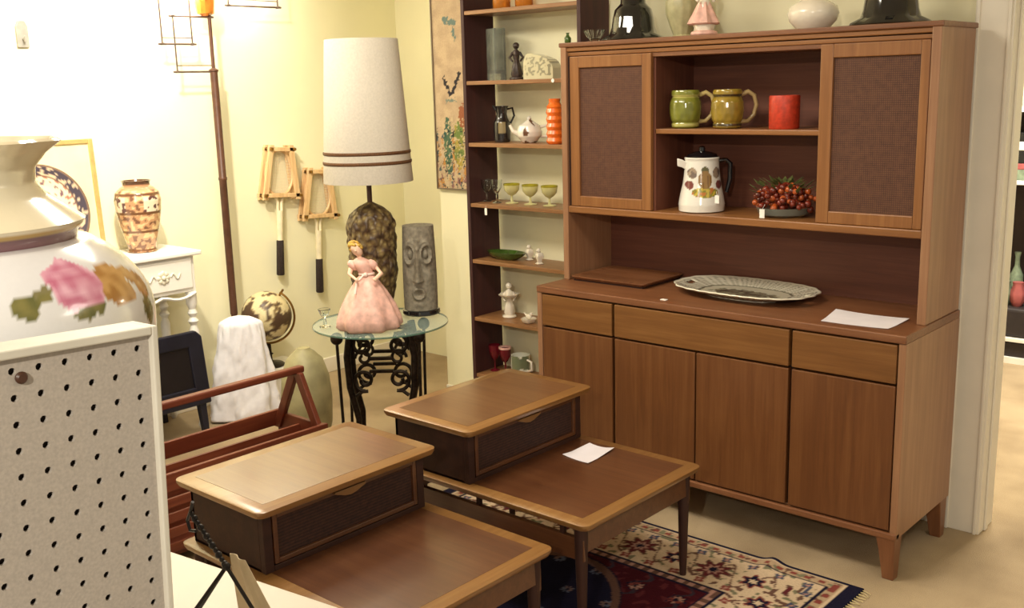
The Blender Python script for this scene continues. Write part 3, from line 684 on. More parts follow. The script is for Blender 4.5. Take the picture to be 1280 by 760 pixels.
# ------------------------------------------------------------------ things in the bookcase
def bz(i): return BZ[i]+.0003
s5, s4, s3, s2, s1, s0 = bz(6), bz(5), bz(4), bz(3), bz(2), bz(1)     # upper to lower visible shelves
yb = .44
def X(px, py, y=yb): return P(px, py, 1, y).x
t = thing('rectangular_vase', 'tall smoky glass block vase on the upper bookcase shelf', 'vase', (X(621, 97), yb, s5), -.5)
c = MB(); o = rrect(-.055, .055, -.03, .03, .008, 3); i_ = rrect(-.046, .046, -.021, .021, .006, 3)
c.loft([[V((a, b, z)) for a, b in o] for z in (0, .23)] + [[V((a, b, .23)) for a, b in i_], [V((a, b, .03)) for a, b in i_]]).build('body', m_smoke, t, smooth=30)
MB().prism(i_, .002+.028, .045).build('sediment', m_dkfig, t)
figurine('standing_figurine', 'dark carved standing figurine next to the smoky glass vase', (X(646, 97), yb, s5), .165, m_dkfig, m_dkfig)
t = thing('ornate_plaque', 'pale rounded block with grey leafy relief on the upper shelf', 'ornament', (X(678, 97), yb, s5), 0)
def plq(x, y, z): return S(132, 126, 104) if noise.noise(V((x*70, 1, z*80)))+.15*sin(x*120) > .08 and .015 < z < .095 and abs(x) < .075 else S(192, 184, 152)
def pq(i, j, yy):
    u = i/40; h = (.112-.03*u*u*1.4)*(1-.35*(abs(u-.5)*2)**8); return V((-.085+.17*u, yy, h*j/24))
c = MB()
for yy in (-.03, .03): c.grid(lambda u, v: pq(u*40, v*24, yy), 40, 24)
c.grid(lambda u, v: pq(u*40, 24, -.03+.06*v), 40, 1); c.grid(lambda u, v: pq(40*round(u), v*24, -.03+.06*u), 1, 24) if 0 else None
for e in (0, 40): c.grid(lambda u, v: pq(e, v*24, -.03+.06*u), 1, 24)
c.grid(lambda u, v: pq(u*40, 0, -.03+.06*v), 40, 1)
c.build('block', m_pnt, t, col=plq, weld=True)
q = P(690, 104, 1, BF-.004); tag(loc(MB().lathe([(.008, -.001), (.0085, 0), (.008, .001)], 20, T=Matrix.Rotation(pi/2, 4, 'X')).build('price_sticker', m_tag), (q.x, BF+.0015, BZ[6]-.009)), 'round white price sticker on the edge of the upper bookcase shelf', 'sticker')
t = thing('dark_pitcher', 'small dark pitcher with a pale label on the bookcase', 'pitcher', (X(628, 177), yb, s4), .731)
def dpc(x, y, z): return S(150, 134, 96) if y < 0 and abs(x) < .018 and .04 < z < .095 else S(34, 30, 30)
MB().lathe([(.035, 0), (.038, .006), (.04, .05), (.039, .09), (.028, .112), (.024, .13), (.028, .155), (.034, .165), (.03, .165), (.02, .13)], 64, dens=.005).build('body', m_pnt, t, smooth=50, col=dpc)
MB().tube([(.026, 0, .15), (.05, 0, .155), (.058, 0, .12), (.04, 0, .085)], .005, 8).build('handle', m_black, t, smooth=50)
MB().tube([(-.026, 0, .148), (-.036, 0, .162), (-.041, 0, .168)], [.008, .006, .005], 8).build('spout', m_black, t, smooth=50)
t = thing('white_teapot', 'rounded white porcelain piece with brown spots on the bookcase', 'teapot', (X(662, 178), yb, s4), .731)
def teapot_spots(x, y, z): return S(110, 74, 52) if noise.noise(V((x*26+3, y*26, z*26))) > .3 else S(232, 226, 214)
MB().lathe([(.03, 0), (.035, .005), (.055, .03), (.058, .05), (.048, .078), (.025, .092), (.02, .096), (.009, .102), (.011, .112), (.004, .118)], 64, dens=.005).build('body', m_pnt, t, smooth=60, col=teapot_spots)
MB().tube([(-.048, 0, .04), (-.075, 0, .055), (-.088, 0, .082)], [.014, .01, .007], 10).build('spout', m_ivory, t, smooth=60)
MB().tube([(.05, 0, .07), (.08, 0, .075), (.09, 0, .05), (.078, 0, .025), (.052, 0, .028)], .007, 8).build('handle', m_ivory, t, smooth=60)
t = thing('orange_canister', 'tall ribbed orange cylinder vase on the bookcase', 'vase', (X(694, 178, .40), .40, s4))
MB().lathe([(.03, 0)] + [(.036+.003*sin(i*pi/2*1.0), .005+i*.0078) for i in range(21)] + [(.028, .172), (.024, .18), (.026, .195), (.022, .195), (.02, .17)], 36).build('body', m_orange, t, smooth=30)
def goblet(name, label, x, y, z, h, r, mat, mat2=None, group=None, cat='glass'):
    t = thing(name, label, cat, (x, y, z), 0, group)
    MB().lathe([(r*.8, 0), (r*.82, .003), (r*.2, .008), (r*.13, h*.2), (r*.13, h*.38), (r*.5, h*.47), (r*.9, h*.66), (r, h*.92), (r*.95, h*.92), (r*.8, h*.66), (r*.3, h*.5)], 24).build('bowl', mat, t, smooth=50)
    MB().lathe([(r, h*.92), (r*1.02, h*.95), (r*1.02, h), (r*.96, h), (r*.95, h*.92)], 24, cap=False).build('rim', mat2 or mat, t, smooth=50); return t
goblet('wine_glass', 'left one of two small clear stemmed glasses on the bookcase', X(609, 251), yb, s3, .105, .027, m_glass, group='clear stemmed glasses')
goblet('wine_glass', 'right one of two small clear stemmed glasses on the bookcase', X(621, 252, .42), .42, s3, .108, .027, m_glass, group='clear stemmed glasses')
m_lime = plain('lime_glass', S(236, 230, 170), .12, trans=.35, vary=.05)
for px_, nm in ((640, 'leftmost'), (663, 'middle'), (687, 'rightmost')):
    goblet('yellow_glass', nm+' of three yellow-rimmed footed glasses on the bookcase', X(px_, 252), yb, s3, .092, .038, m_lime, m_yglass, 'yellow-rimmed glasses')
tag(loc(MB().box(-.007, .007, -.001, .001, -.02, .012).tube([(0, 0, .012), (0, .001, .024)], .0008, 4).build('price_tag', m_tag, bevel=.0004), (P(607, 266, 1, BF).x, BF+.0022, BZ[4]-.030)), 'white price tag hanging from the shelf edge under the clear glasses', 'tag')
t = thing('green_dish', 'long low dark green dish on the bookcase', 'dish', (X(633, 326), yb, s2))
MB().lathe([(.5, 0), (.62, .004), (.9, .022), (1, .036), (.96, .036), (.6, .012)], 40, rf=lambda a, z: .115*.055/sqrt((.055*cos(a))**2+(.115*sin(a))**2)).build('body', m_grnd, t, smooth=50)
for i, (px_, dy, lb) in enumerate(((655, 0, 'tiny white bird figurine behind the green dish'), (667, -.02, 'tiny white floral figurine at the right of the green dish'))):
    t = thing('tiny_figurine', lb, 'figurine', (X(px_+3, 326, .42+.06*(1-i))+.02, .42+.06*(1-i), s2), 0, 'tiny white figurines by the green dish')
    c = MB().lathe([(.016, 0), (.018, .003), (.01, .008), (.012, .02), (.02, .035), (.016, .05), (.006, .055)], 16, rf=lambda a, z: 1+.15*sin(a*4)); c.sphere((0, -.004, .062), .011, 10, 8); c.tube([(0, -.014, .062), (0, -.024, .060)], [.003, .001], 6)
    c.build('body', m_ivory, t, smooth=50)
t = figurine('cherub_figurine', 'white porcelain fountain figurine on the lower bookcase shelf', (X(637, 397), yb, s1), .17, m_ivory, m_ivory)
MB().lathe([(.03, .10), (.045, .108), (.048, .115), (.02, .112)], 24, rf=lambda a, z: 1+.1*sin(a*6)).build('bowl', m_ivory, t, smooth=50)
t = thing('white_slipper_dish', 'small white porcelain dish with bird beside the fountain figurine', 'dish', (X(660, 400, .40)+.005, .40, s1))
MB().lathe([(.02, 0), (.03, .006), (.036, .022), (.033, .022), (.02, .01)], 24, rf=lambda a, z: 1+.08*sin(a*5)).build('body', m_ivory, t, smooth=50)
c = MB().sphere((.0, 0, .03), .014, 12, 8, (1.3, .8, .9)); c.sphere((.016, 0, .044), .008, 8, 6); c.tube([(-.012, 0, .034), (-.03, 0, .046)], [.006, .002], 6); c.build('bird', m_ivory, t, smooth=50)
for px_, lb in ((612, 'left cranberry goblet at the bottom of the bookcase'), (625, 'right cranberry goblet with pale rim at the bottom of the bookcase')):
    goblet('cranberry_goblet', lb, X(px_+7, 460), yb, s0, .13, .03, m_crim, m_bisque if px_ > 620 else m_crim, 'cranberry goblets')
t = thing('white_mug', 'white and grey-green mug at the bottom of the bookcase', 'mug', (X(651, 464), yb, s0), -.5)
def mcol(x, y, z): return S(112, 120, 92) if x > .005 and y < .03 and noise.noise(V((x*30, y*30, z*20))) > -.35 else S(224, 222, 206)
MB().lathe([(.042, 0), (.045, .004), (.046, .105), (.042, .105), (.04, .01)], 48, dens=.006).build('body', m_pnt, t, smooth=40, col=mcol)
MB().tube([(.04, .02, .085), (.068, .03, .08), (.07, .03, .04), (.04, .02, .03)], .006, 8).build('handle', m_ivory, t, smooth=50)
for px_, lb in ((627, 'left amber glass jar on the top bookcase shelf'), (655, 'right amber glass jar on the top bookcase shelf')):
    t = thing('amber_jar', lb, 'jar', (X(px_, 5), yb, bz(7)), 0, 'amber jars on the top shelf')
    MB().lathe([(.034, 0), (.04, .005), (.042, .08), (.03, .1), (.03, .115)], 28).build('body', m_amber, t, smooth=50)
    MB().lathe([(.032, .113), (.034, .116), (.034, .13), (.03, .133)], 24).build('lid', m_brass, t, smooth=40)

# ------------------------------------------------------------------ left wall: rackets, pole lamp
def racket(label, cx, cz, rz):
    t = thing('tennis_racket', label, 'tennis racket', (-2.088, cx, cz), 0, 'tennis rackets in wooden presses')
    t.rotation_euler = (rz, 0, 0)
    # local: x away from wall, y along wall, z up; press 0..-.27
    T_ = lambda x: x
    hw = lambda z: .080+.042*(-z/.27)
    for x0 in (.006, .05):
        c = MB()
        for s_ in (-1, 1):
            c.loft([[V((x, s_*hw(z)+s_*d, z)) for x, d in ((x0, -.030), (x0, 0), (x0+.016, 0), (x0+.016, -.030))] for z in (.012, -.285)])
        for z0, z1 in ((0, -.022), (-.25, -.272)):
            c.loft([[V((x, y, z)) for x, z in ((x0, z0), (x0+.016, z0), (x0+.016, z1), (x0, z1))] for y in (-hw(z0)-.006, hw(z0)+.006)])
        c.build('press_frame', wd('press', 'Z'), t, bevel=.002)
    for s_ in (-1, 1):
        for z in (-.01, -.262): MB().tube([(0, s_*(hw(z)-.006), z), (.074, s_*(hw(z)-.006), z), (.0741, s_*(hw(z)-.006), z), (.084, s_*(hw(z)-.006), z)], [.004, .004, .009, .008], 8).build('press_bolt', m_brass, t, smooth=30)
    c = MB().tube([V((.036, .088*sin(a)*(1-.12*cos(a)), -.14+.125*cos(a))) for a in [2*pi*i/40 for i in range(40)]], .0085, 8, True)
    c.build('racket_head', wd('press', 'Z'), t, smooth=50)
    c = MB()
    for i in range(-7, 8):
        y = i*.011; h = .12*sqrt(max(0, 1-(y/.086)**2)); c.tube([(.036, y, -.14-h), (.036, y, -.14+h)], .0009, 4)
        z = i*.016; w = .084*sqrt(max(0, 1-(z/.122)**2)); c.tube([(.036, -w, -.14+z), (.036, w, -.14+z)], .0009, 4)
    c.build('strings', m_string, t)
    c = MB().tube([(.036, -.03, -.255), (.036, -.012, -.30), (.036, -.012, -.36)], .009, 8).tube([(.036, .03, -.255), (.036, .012, -.30), (.036, .012, -.36)], .009, 8)
    c.tube([(.036, 0, -.345), (.036, 0, -.52)], [.019, .016], 12); c.build('shaft', m_string, t, smooth=50)
    MB().tube([(.036, 0, -.51), (.036, 0, -.515), (.036, 0, -.70), (.036, 0, -.705)], [.018, .020, .022, .019], 8).build('grip', m_grip, t, smooth=30)
    return t
q = P(350, 184, 0, -2.04); racket('wooden tennis racket in a press, higher on the wall', q.y+.0, q.z, radians(-4))
q = P(398, 212, 0, -2.04); racket('wooden tennis racket in a press, lower and nearer the lamp shade', q.y, q.z, radians(-3))
PXP = -1.93
pt_ = P(292, 385, 0, PXP); pu = P(265, 90, 0, PXP); py_ = pt_.y; pz0 = pu.z
pm = thing('pole_lamp', 'tall brown floor-to-ceiling pole lamp with wire lattice shades', 'lamp', (PXP, py_, 0))
MB().lathe([(.045, 0), (.046, .006), (.03, .014), (.016, .03), (.016, .5), (.019, .503), (.019, 1.2), (.022, 1.205), (.022, 1.215), (.019, 1.22), (.019, pz0), (.024, pz0+.004), (.024, pz0+.01), (.009, pz0+.02), (.009, 2.55), (.03, 2.6), (.03, 2.619)], 20).build('pole', m_pole, pm, smooth=40)
def rel(px_, py2): p = P(px_, py2, 0, PXP); return V((0, p.y-py_, p.z))
def wirebox(y0, y1, z0, z1, dx, name):
    c = MB(); r = .0045
    for x in (0,):
        for y in (y0, y1): c.tube([(x, y, z0), (x, y, z1)], r, 6)
        for z in (z0, z1): c.tube([(x, y0-.02, z), (x, y1+.02, z)], r*1.2, 6)
    for y in (y0, y1):
        for z in (z0, z1): c.tube([(-.012, y, z), (.012, y, z)], r*1.5, 6)
    c.tube([(0, y0, z0+.03), (0, y1, z0+.03)], r*.6, 6)
    c.build(name, m_lwire, pm, smooth=50)
a, b = rel(222, 90), rel(270, 90); wirebox(a.y, b.y-.01, a.z, rel(218, 20).z, .045, 'wire_shade')
a2, b2 = rel(203, 55), rel(220, 55); wirebox(a2.y, b2.y+.09, a2.z, 2.3, .045, 'wire_shade')
a3, b3 = rel(313, 8), rel(347, 8); wirebox(a3.y-.13, b3.y, a3.z, 2.35, .05, 'wire_shade')
MB().tube([(0, 0, 2.3), (0, (a3.y+b3.y)/2-.05, 2.32), (0, (a3.y+b3.y)/2-.05, 2.25)], .006, 8).tube([(0, 0, 2.26), (0, a2.y+.03, 2.28)], .006, 8).build('arm', m_lwire, pm, smooth=50)
gz = rel(257, 20)
MB().lathe([(.02, gz.z), (.042, gz.z+.01), (.05, gz.z+.07), (.058, gz.z+.16), (.054, gz.z+.16), (.04, gz.z+.03)], 12, (0, gz.y+.0, 0)).build('amber_glass_shade', m_amber, pm, smooth=20)
m_bulb = plain('lit_bulb', (1, .9, .75, 1), .5, emit=(1, .92, .76, 1), es=140)
for (yy, zz) in (((a.y+b.y)/2, 2.12), ((a3.y+b3.y)/2-.05, 2.2)):
    c = MB().sphere((.0, yy, zz), .032, 16, 12); c.build('bulb', m_bulb, pm, smooth=60)
q = P(27, 42, 0, -2.085)
t = thing('wall_hook', 'small grey plastic hook fixed on the left wall', 'hook', (-2.089, q.y, q.z)); MB().prism([(-.026, -.06), (.026, -.06), (.026, .03), (.014, .055), (-.014, .055), (-.026, .03)], 0, .014, T=Matrix(((0, 0, 1, 0), (1, 0, 0, 0), (0, 1, 0, 0), (0, 0, 0, 1)))).tube([(.012, 0, -.02), (.035, 0, -.035), (.035, 0, -.01)], .005, 6).build('plate', m_sock, t, bevel=.003)

# ------------------------------------------------------------------ vanity and its things
VX, VZ = -1.715, .90; v1 = P(252, 312, 2, VZ); VX = v1.x; VY = v1.y
vn = thing('vanity_table', 'white carved vanity table with turned legs against the left wall', 'table')
MB().box(-2.085, VX, VY-1.1, VY, VZ-.022, VZ).build('top', m_white, vn, bevel=.006)
MB().box(-2.075, VX-.03, VY-1.07, VY-.03, .70, VZ-.022).build('case', m_white, vn, bevel=.004)
for y0 in (VY-.36, VY-.70, VY-1.04):
    d = MB().box(VX-.032, VX-.018, y0, y0+.31, .72, .865).build('drawer', m_white, vn, bevel=.004)
    c = MB()
    cy, cz = y0+.155, .79
    for i in range(8): c.sphere((VX-.016, cy+.022*cos(i*pi/4), cz+.022*sin(i*pi/4)), .012, 8, 6, (.5, 1, 1))
    c.sphere((VX-.012, cy, cz), .012, 8, 6)
    for s_ in (-1, 1): c.tube([V((VX-.016, cy+s_*(.04+.05*i/8), cz+.014*sin(i*.9))) for i in range(9)], .004, 6)
    c.build('rosette', plain('ivory_carving', S(226, 220, 200), .5), d, smooth=50)
MB().tube([V((VX-.02, VY-.04-.03*i, .695-.022*abs(sin(i*.55)))) for i in range(34)], .008, 6).build('carved_apron', m_white, vn, smooth=50)
for x in (VX-.05, -2.04):
    for y in (VY-.05, VY-1.05):
        MB().lathe([(.012, 0), (.02, .02), (.012, .05), (.017, .30), (.024, .50), (.014, .53), (.026, .55), (.014, .57), (.024, .59), (.016, .61), (.027, .64), (.027, .70)], 16, (x, y, 0)).build('leg', m_white, vn, smooth=40)
sx = P(175, 304, 0, -1.92); sv = thing('satsuma_vase', 'patterned red and gold oriental vase on the white vanity', 'vase', (-1.93, P(173, 260, 0, -1.93).y, VZ+.0005))
def satc(x, y, z):
    n_ = noise.noise(V((x*45, y*45, z*45))); a = atan2(y, x)
    if z > .30: return S(90, 64, 50) if z > .325 else S(176, 130, 96)
    if abs((z % .09)-.012) < .006: return S(110, 74, 50)
    if .2 < z < .27 and sin(a*4+1.) > .0: return S(226, 206, 180) if n_ < .2 else S(90, 60, 60)
    if n_ > .25: return S(120, 84, 64)
    if n_ < -.2: return S(216, 186, 140)
    return S(188, 142, 104)
MB().lathe([(.062, 0), (.068, .005), (.064, .02), (.074, .06), (.092, .13), (.104, .2), (.108, .25), (.101, .285), (.076, .31), (.062, .318), (.064, .335), (.07, .342), (.064, .342), (.055, .32)], 110, dens=.004).build('body', m_pnt, sv, smooth=60, col=satc)
# dense rings for the pattern are given by subdivision
s_mod = sv.children[0]
pz_ = P(128, 283, 0, -2.05); pz1 = P(110, 173, 0, -2.07)
pf = thing('framed_picture', 'gold-framed picture leaning on the wall behind the platter', 'picture', (-2.03, pz_.y, VZ)); pf.rotation_euler = (0, radians(-3.2), 0)
hgt = pz1.z-VZ+.0; wdt = .55
c = MB().box(-.012, .004, -.022, 0, 0, hgt).box(-.012, .004, -wdt, -wdt+.022, 0, hgt).box(-.012, .004, -wdt+.022, -.022, 0, .022).box(-.012, .004, -wdt+.022, -.022, hgt-.022, hgt)
c.build('frame', plain('gold_frame', S(196, 168, 106), .4, metal=.3), pf, bevel=.003)
MB().box(-.010, -.004, -wdt+.02, -.02, .02, hgt-.02).build('print', plain('cream_print', S(232, 216, 168), .7, vary=.04, scale=10), pf)
pc_ = P(50, 262, 0, -1.97); pt2 = thing('display_plate', 'round plate with dark floral border standing on the vanity', 'plate', (-1.965, P(52, 260, 0, -1.965).y, VZ)); pt2.rotation_euler = (0, radians(-8), 0)
def plc(x, y, z):
    r = sqrt(y*y+(z-.225)**2)/.225; a = atan2(z-.225, y); n_ = noise.noise(V((x*10, y*40, z*40)))
    if r > .97: return S(120, 96, 80)
    if r > .80: return S(70, 62, 72) if (n_ > -.12) else S(206, 180, 150)
    if r > .77: return S(120, 90, 74)
    if n_ > .28: return S(120, 90, 96)
    if n_ < -.36: return S(176, 110, 90)
    return S(228, 208, 178)
def pfn(u, v): a = 2*pi*u; r = .225*v; return V((.004+(.018 if v > .6 else 0)*(v-.6)/.4, r*cos(a), .225+r*sin(a)))
MB().grid(pfn, 96, 36).build('dish', m_pnt, pt2, col=plc, solid=.005, smooth=40, weld=True)

# ------------------------------------------------------------------ navy chair
ch = thing('navy_chair', 'dark navy painted wooden chair behind the mahogany rack', 'chair')
# back seen from behind/side, running along y at x = CX
CX = -1.62; a_ = P(247, 413, 0, CX); b_ = P(277, 530, 0, CX+.0); e_ = P(190, 421, 0, CX)
fl_ = P(277, 533, 2, 0)
Y1 = a_.y; zt = a_.z; yb_ = P(270, 500, 0, CX).y
c = MB(); y0 = Y1-.42; zb = .17
def bar(c, pts, th): # polygon in (y,z) extruded in x
    c.loft([[V((x, y, z)) for y, z in pts] for x in (CX-th, CX)])
bar(c, [(Y1-.03, zb), (Y1+.045, zb), (Y1+.02, zt-.03), (Y1-.01, zt), (Y1-.06, zt)], .028)
bar(c, [(y0-.045, zb), (y0+.03, zb), (y0+.06, zt), (y0+.01, zt), (y0-.02, zt-.03)], .028)
bar(c, [(y0+.04, zt-.075), (Y1-.04, zt-.075), (Y1-.04, zt), (y0+.04, zt)], .026)
bar(c, [(y0+.02, zb), (Y1-.02, zb), (Y1-.02, zb+.05), ((y0+Y1)/2, zb+.095), (y0+.02, zb+.05)][0:2]+[(Y1-.02, zb+.09), (y0+.02, zb+.09)], .024)
c.build('back_frame', m_navy, ch, bevel=.008, seg=3)
MB().box(CX-.018, CX-.010, y0+.03, Y1-.03, zb+.06, zt-.06).build('back_panel', plain('near_black_panel', S(24, 18, 24), .5), ch)
MB().box(CX-.42, CX-.028, y0-.0, Y1+.0, .235, .262).build('seat', m_navy, ch, bevel=.006)
for x, y in ((CX-.03, Y1-.005), (CX-.03, y0+.005), (CX-.39, Y1-.02), (CX-.39, y0+.02)):
    MB().loft([[V((x+a*h, y+b*h+(Y1-.2 < y)*.02*(1-z/.25), z)) for a, b in ((-1, -1), (1, -1), (1, 1), (-1, 1))] for z, h in ((0, .014), (.24, .02))]).build('leg', m_navy, ch, bevel=.003)

# ------------------------------------------------------------------ cloth, globe, box, jar
q = P(303, 445, 0, -1.72)
cl = thing('draped_garment', 'white cloth garment draped over a stand below the pole lamp', 'cloth', (-1.72, q.y, 0), .731)
ztc = P(298, 394, 0, -1.72).z
def garm(u, v):
    a = 2*pi*u; t = v; w = .098+.045*min(1, t*1.3)**.8 if t > .05 else .098*sqrt(t/.05)
    w += .022*t; fold = 1+(.04+.10*t)*sin(a*6+2.2*sin(a*2)+t*2.5)+.09*noise.noise(V((cos(a)*2.5, sin(a)*2.5, t*5)))+.05*noise.noise(V((cos(a)*6, sin(a)*6, t*11+cos(a)*3)))+.05*sin(a*17)*max(0, 1-t*4)
    return V((w*fold*cos(a), w*.72*fold*sin(a), ztc-(ztc-.012)*t**.92))
MB().grid(garm, 120, 60).build('fabric', m_cloth, cl, smooth=70, weld=True, solid=.002)
MB().lathe([(.05, 0), (.05, .02), (.01, .03), (.01, ztc-.02), (.04, ztc-.012)], 16).build('stand', m_iron, cl)
gq = P(333, 395, 0, -1.84); gb = P(345, 458, 0, -1.80)
BTZ = gb.z
bx = thing('white_box', 'white box with a black slot under the globe', 'box', (-1.83, gq.y, 0))
MB().box(-.13, .15, -.085, .17, 0, BTZ-.02).build('body', m_white, bx, bevel=.004)
MB().box(-.134, .154, -.089, .174, BTZ-.03, BTZ).build('lid', plain('white_box_lid', S(222, 216, 206), .5), bx, bevel=.003)
MB().box(.148, .152, .03, .13, BTZ*.42, BTZ*.42+.022).build('slot', m_black, bx)
gl = thing('globe', 'antique brown desk globe in a brass meridian ring on the white box', 'globe', (-1.84, gq.y, BTZ), .731)
gc = gq.z-BTZ; R_ = .132
def glc(x, y, z):
    n_ = noise.noise(V((x*17+4, y*17, z*17)))+.5*noise.noise(V((x*42, y*42, z*42)))
    return S(84, 62, 44) if n_ > .04 else (S(140, 116, 76) if n_ > -.06 else S(222, 206, 160))
MB().sphere((0, 0, gc), R_, 64, 48).build('ball', painted('varnished_map', .5, coat=.1), gl, smooth=60, col=glc)
tilt = radians(35)
MB().tube([V(((R_+.016)*sin(a), 0, gc+(R_+.016)*cos(a))) for a in [tilt-.05+i*(pi+.1)/32 for i in range(33)]], .006, 8).tube([V((.0, .0, gc))+V((sin(tilt), 0, cos(tilt)))*k_ for k_ in (R_-.002, R_+.04)], .006, 8).tube([V((0, 0, gc))-V((sin(tilt), 0, cos(tilt)))*k_ for k_ in (R_-.002, R_+.02)], .005, 8).build('meridian_ring', m_brass, gl, smooth=50)
zz = gc-R_-.02
MB().lathe([(.075, 0), (.08, .006), (.07, .014), (.03, .022), (.016, .03), (.014, zz*.5), (.022, zz*.55), (.014, zz*.6), (.012, zz+.004)], 32).build('stand', m_iron, gl, smooth=50)
jq = P(390, 480, 0, -1.10)
t = thing('stoneware_jar', 'rounded grey-green jar behind the end of the mahogany rack', 'jar', (-1.12, jq.y-.02, 0))
jz = P(393, 431, 0, -1.12).z
MB().lathe([(.075, 0), (.085, .006), (.112, .12), (.118, .24), (.11, .34), (.085, jz-.055), (.05, jz-.02), (.03, jz-.006), (.028, jz), (.02, jz)], 56).build('body', m_jar, t, smooth=60)

# ------------------------------------------------------------------ mahogany rack
rk = thing('magazine_rack', 'mahogany slatted magazine rack with a long raised handle rail', 'rack')
rx0, rx1 = -.79, -.46; ry1 = -.745; ry0 = -1.62; rzt = .35
for x in (rx0, rx1-.018):
    for i, z in enumerate((.06, .115, .17, .225)):
        MB().box(x+.003, x+.015, ry0+.02, ry1-.02, z, z+.034).build('slat', wd('mahog', 'Y'), rk, bevel=.002)
    MB().box(x, x+.018, ry0, ry1, .285, rzt).build('top_rail', wd('mahog', 'Y'), rk, bevel=.003)
MB().box(rx0+.02, rx1-.02, ry0+.02, ry1-.02, .04, .052).build('bottom_board', wd('mahog', 'Y'), rk)
for y in (ry0, ry1-.02):
    MB().box(rx0+.018, rx1-.018, y, y+.02, .05, rzt-.004).build('end_panel', wd('mahog', 'X'), rk, bevel=.003)
ax = P(378, 455, 1, ry1-.02); axx = -.62; azz = P(378, 456, 0, axx).z
MB().box(axx-.018, axx+.018, ry0-.02, ry1+.012, azz-.028, azz).build('handle_rail', wd('mahog', 'Y'), rk, bevel=.008, seg=3)
for y in (ry1-.03, ry0+.006):
    for xe in (rx0+.02, rx1-.02):
        MB().loft([[V((x, yy, z)) for x, yy, z in ((cx-.022, y, z), (cx+.022, y, z), (cx+.022, y+.022, z), (cx-.022, y+.022, z))] for cx, z in ((xe, rzt-.07), (axx+(.012 if xe > axx else -.012), azz-.022))]).build('brace', wd('mahog', 'Z'), rk, bevel=.003)
for x in (rx0+.02, rx1-.02):
    for y in (ry0+.02, ry1-.04): MB().box(x-.016, x+.016, y-.016, y+.016, 0, .06).build('foot', wd('mahog', 'Z'), rk, bevel=.003)
# a divider with slits inside the rack
MB().box((rx0+rx1)/2-.006, (rx0+rx1)/2+.006, ry0+.02, ry1-.02, .052, rzt-.03).build('divider', wd('mahog', 'Y'), rk)

# ------------------------------------------------------------------ display counter, plinth, porcelain jar, pegboard
CZ = .75
ka, kb = P(205, 686, 2, CZ), P(400, 751, 2, CZ); dr = (kb-ka).normalized(); ang = atan2(dr.y, dr.x)
ct = thing('display_counter', 'cream display counter in the near left corner', 'counter', (ka.x, ka.y, 0), ang)
MB().box(-.5, .66, -.9, 0, CZ-.03, CZ).build('top', m_counter, ct, bevel=.004)
MB().box(-.46, .60, -.86, -.04, .06, CZ-.03).build('cabinet', m_white, ct, bevel=.003)
MB().box(-.43, .57, -.83, -.07, 0, .06).build('plinth', m_gap, ct)
VC = V((1.38, -2.68, 0)); VZ0 = 1.20
tag(MB().box(1.24, 1.54, -2.83, -2.60, CZ, VZ0-.0).build('display_riser', m_white, bevel=.004), 'white display riser on the counter under the big floral jar', 'riser')
bj = thing('floral_pitcher', 'large floral porcelain pitcher with gold band and ruffled top behind the pegboard', 'pitcher', (VC.x, VC.y, VZ0))
def sph_hit(px_, py2, R=.212, cz=1.37):
    d = ray(px_, py2).normalized(); o = CAM-V((VC.x, VC.y, cz)); b = o.dot(d); cc = o.dot(o)-R*R; disc = max(0, b*b-cc)
    return o+d*(-b-sqrt(disc))+V((0, 0, cz-VZ0))
fl = [(sph_hit(x, y), r, kind) for x, y, r, kind in ((103, 345, .040, 'rose'), (95, 326, .030, 'rosew'), (82, 355, .018, 'rose'), (152, 347, .034, 'tan'), (168, 335, .018, 'tan'), (182, 350, .02, 'tan'),
      (36, 377, .019, 'leaf'), (62, 366, .017, 'leaf'), (55, 352, .013, 'leaf'), (112, 382, .019, 'leaf'), (125, 378, .016, 'leaf'), (187, 385, .018, 'leaf'), (145, 325, .016, 'leaf'))]
def jarcol(x, y, z):
    p = V((x, y, z)); base = mixc(S(234, 232, 230), S(222, 220, 224), noise.noise(p*6)+.3)
    if .268 < z < .286: return S(132, 96, 100) if z < .280 else S(196, 160, 90)
    if z >= .286: return mixc(S(236, 226, 200), S(222, 204, 168), noise.noise(p*10)+.4)
    for c_, r, kd in fl:
        d = (p-c_); l = d.length/r; n_ = noise.noise(p*70); l *= 1+.35*noise.noise(p*38)
        if l < 1:
            if kd == 'rose': return mixc(S(196, 110, 140), S(232, 180, 200), .5+.9*n_ + .3*sin(l*14))
            if kd == 'rosew': return mixc(S(240, 214, 224), S(214, 160, 186), .3+n_)
            if kd == 'tan': return mixc(S(206, 160, 96), S(170, 120, 60), .4+n_*1.4)
            return mixc(S(96, 98, 56), S(140, 130, 76), .4+n_)
    for (a, b) in ((6, 8), (7, 0), (8, 0), (9, 0), (10, 3), (3, 0)):
        A, B = fl[a][0], fl[b][0]; ab = B-A; t = max(0, min(1, (p-A).dot(ab)/ab.length_squared)); w = A+ab*t
        w.xy *= 1; 
        if (p-w).length < .02 and abs((p-w).normalized().dot(ab.normalized().cross(p.normalized()))*(p-w).length) < .0022: return S(130, 122, 84)
    return base
prf = [(.09, 0), (.1, .006), (.095, .015)]
for i in range(60):
    t = i/59; z = .015+.25*t; prf.append((.212*sqrt(max(.02, 1-((z-.165)/.165)**2*(.80 if z < .165 else 1.45))), z))
prf += [(.128, .268), (.130, .276), (.137, .284), (.140, .290), (.120, .305), (.100, .320), (.088, .337), (.090, .355), (.103, .372), (.120, .386), (.116, .389), (.096, .372), (.084, .345)]
MB().lathe(prf, 320, dens=.0032, rf=lambda a, z: 1+(.05*sin(a*9)*max(0, (z-.34)/.05))).build('body', m_pnt, bj, smooth=70, col=jarcol)
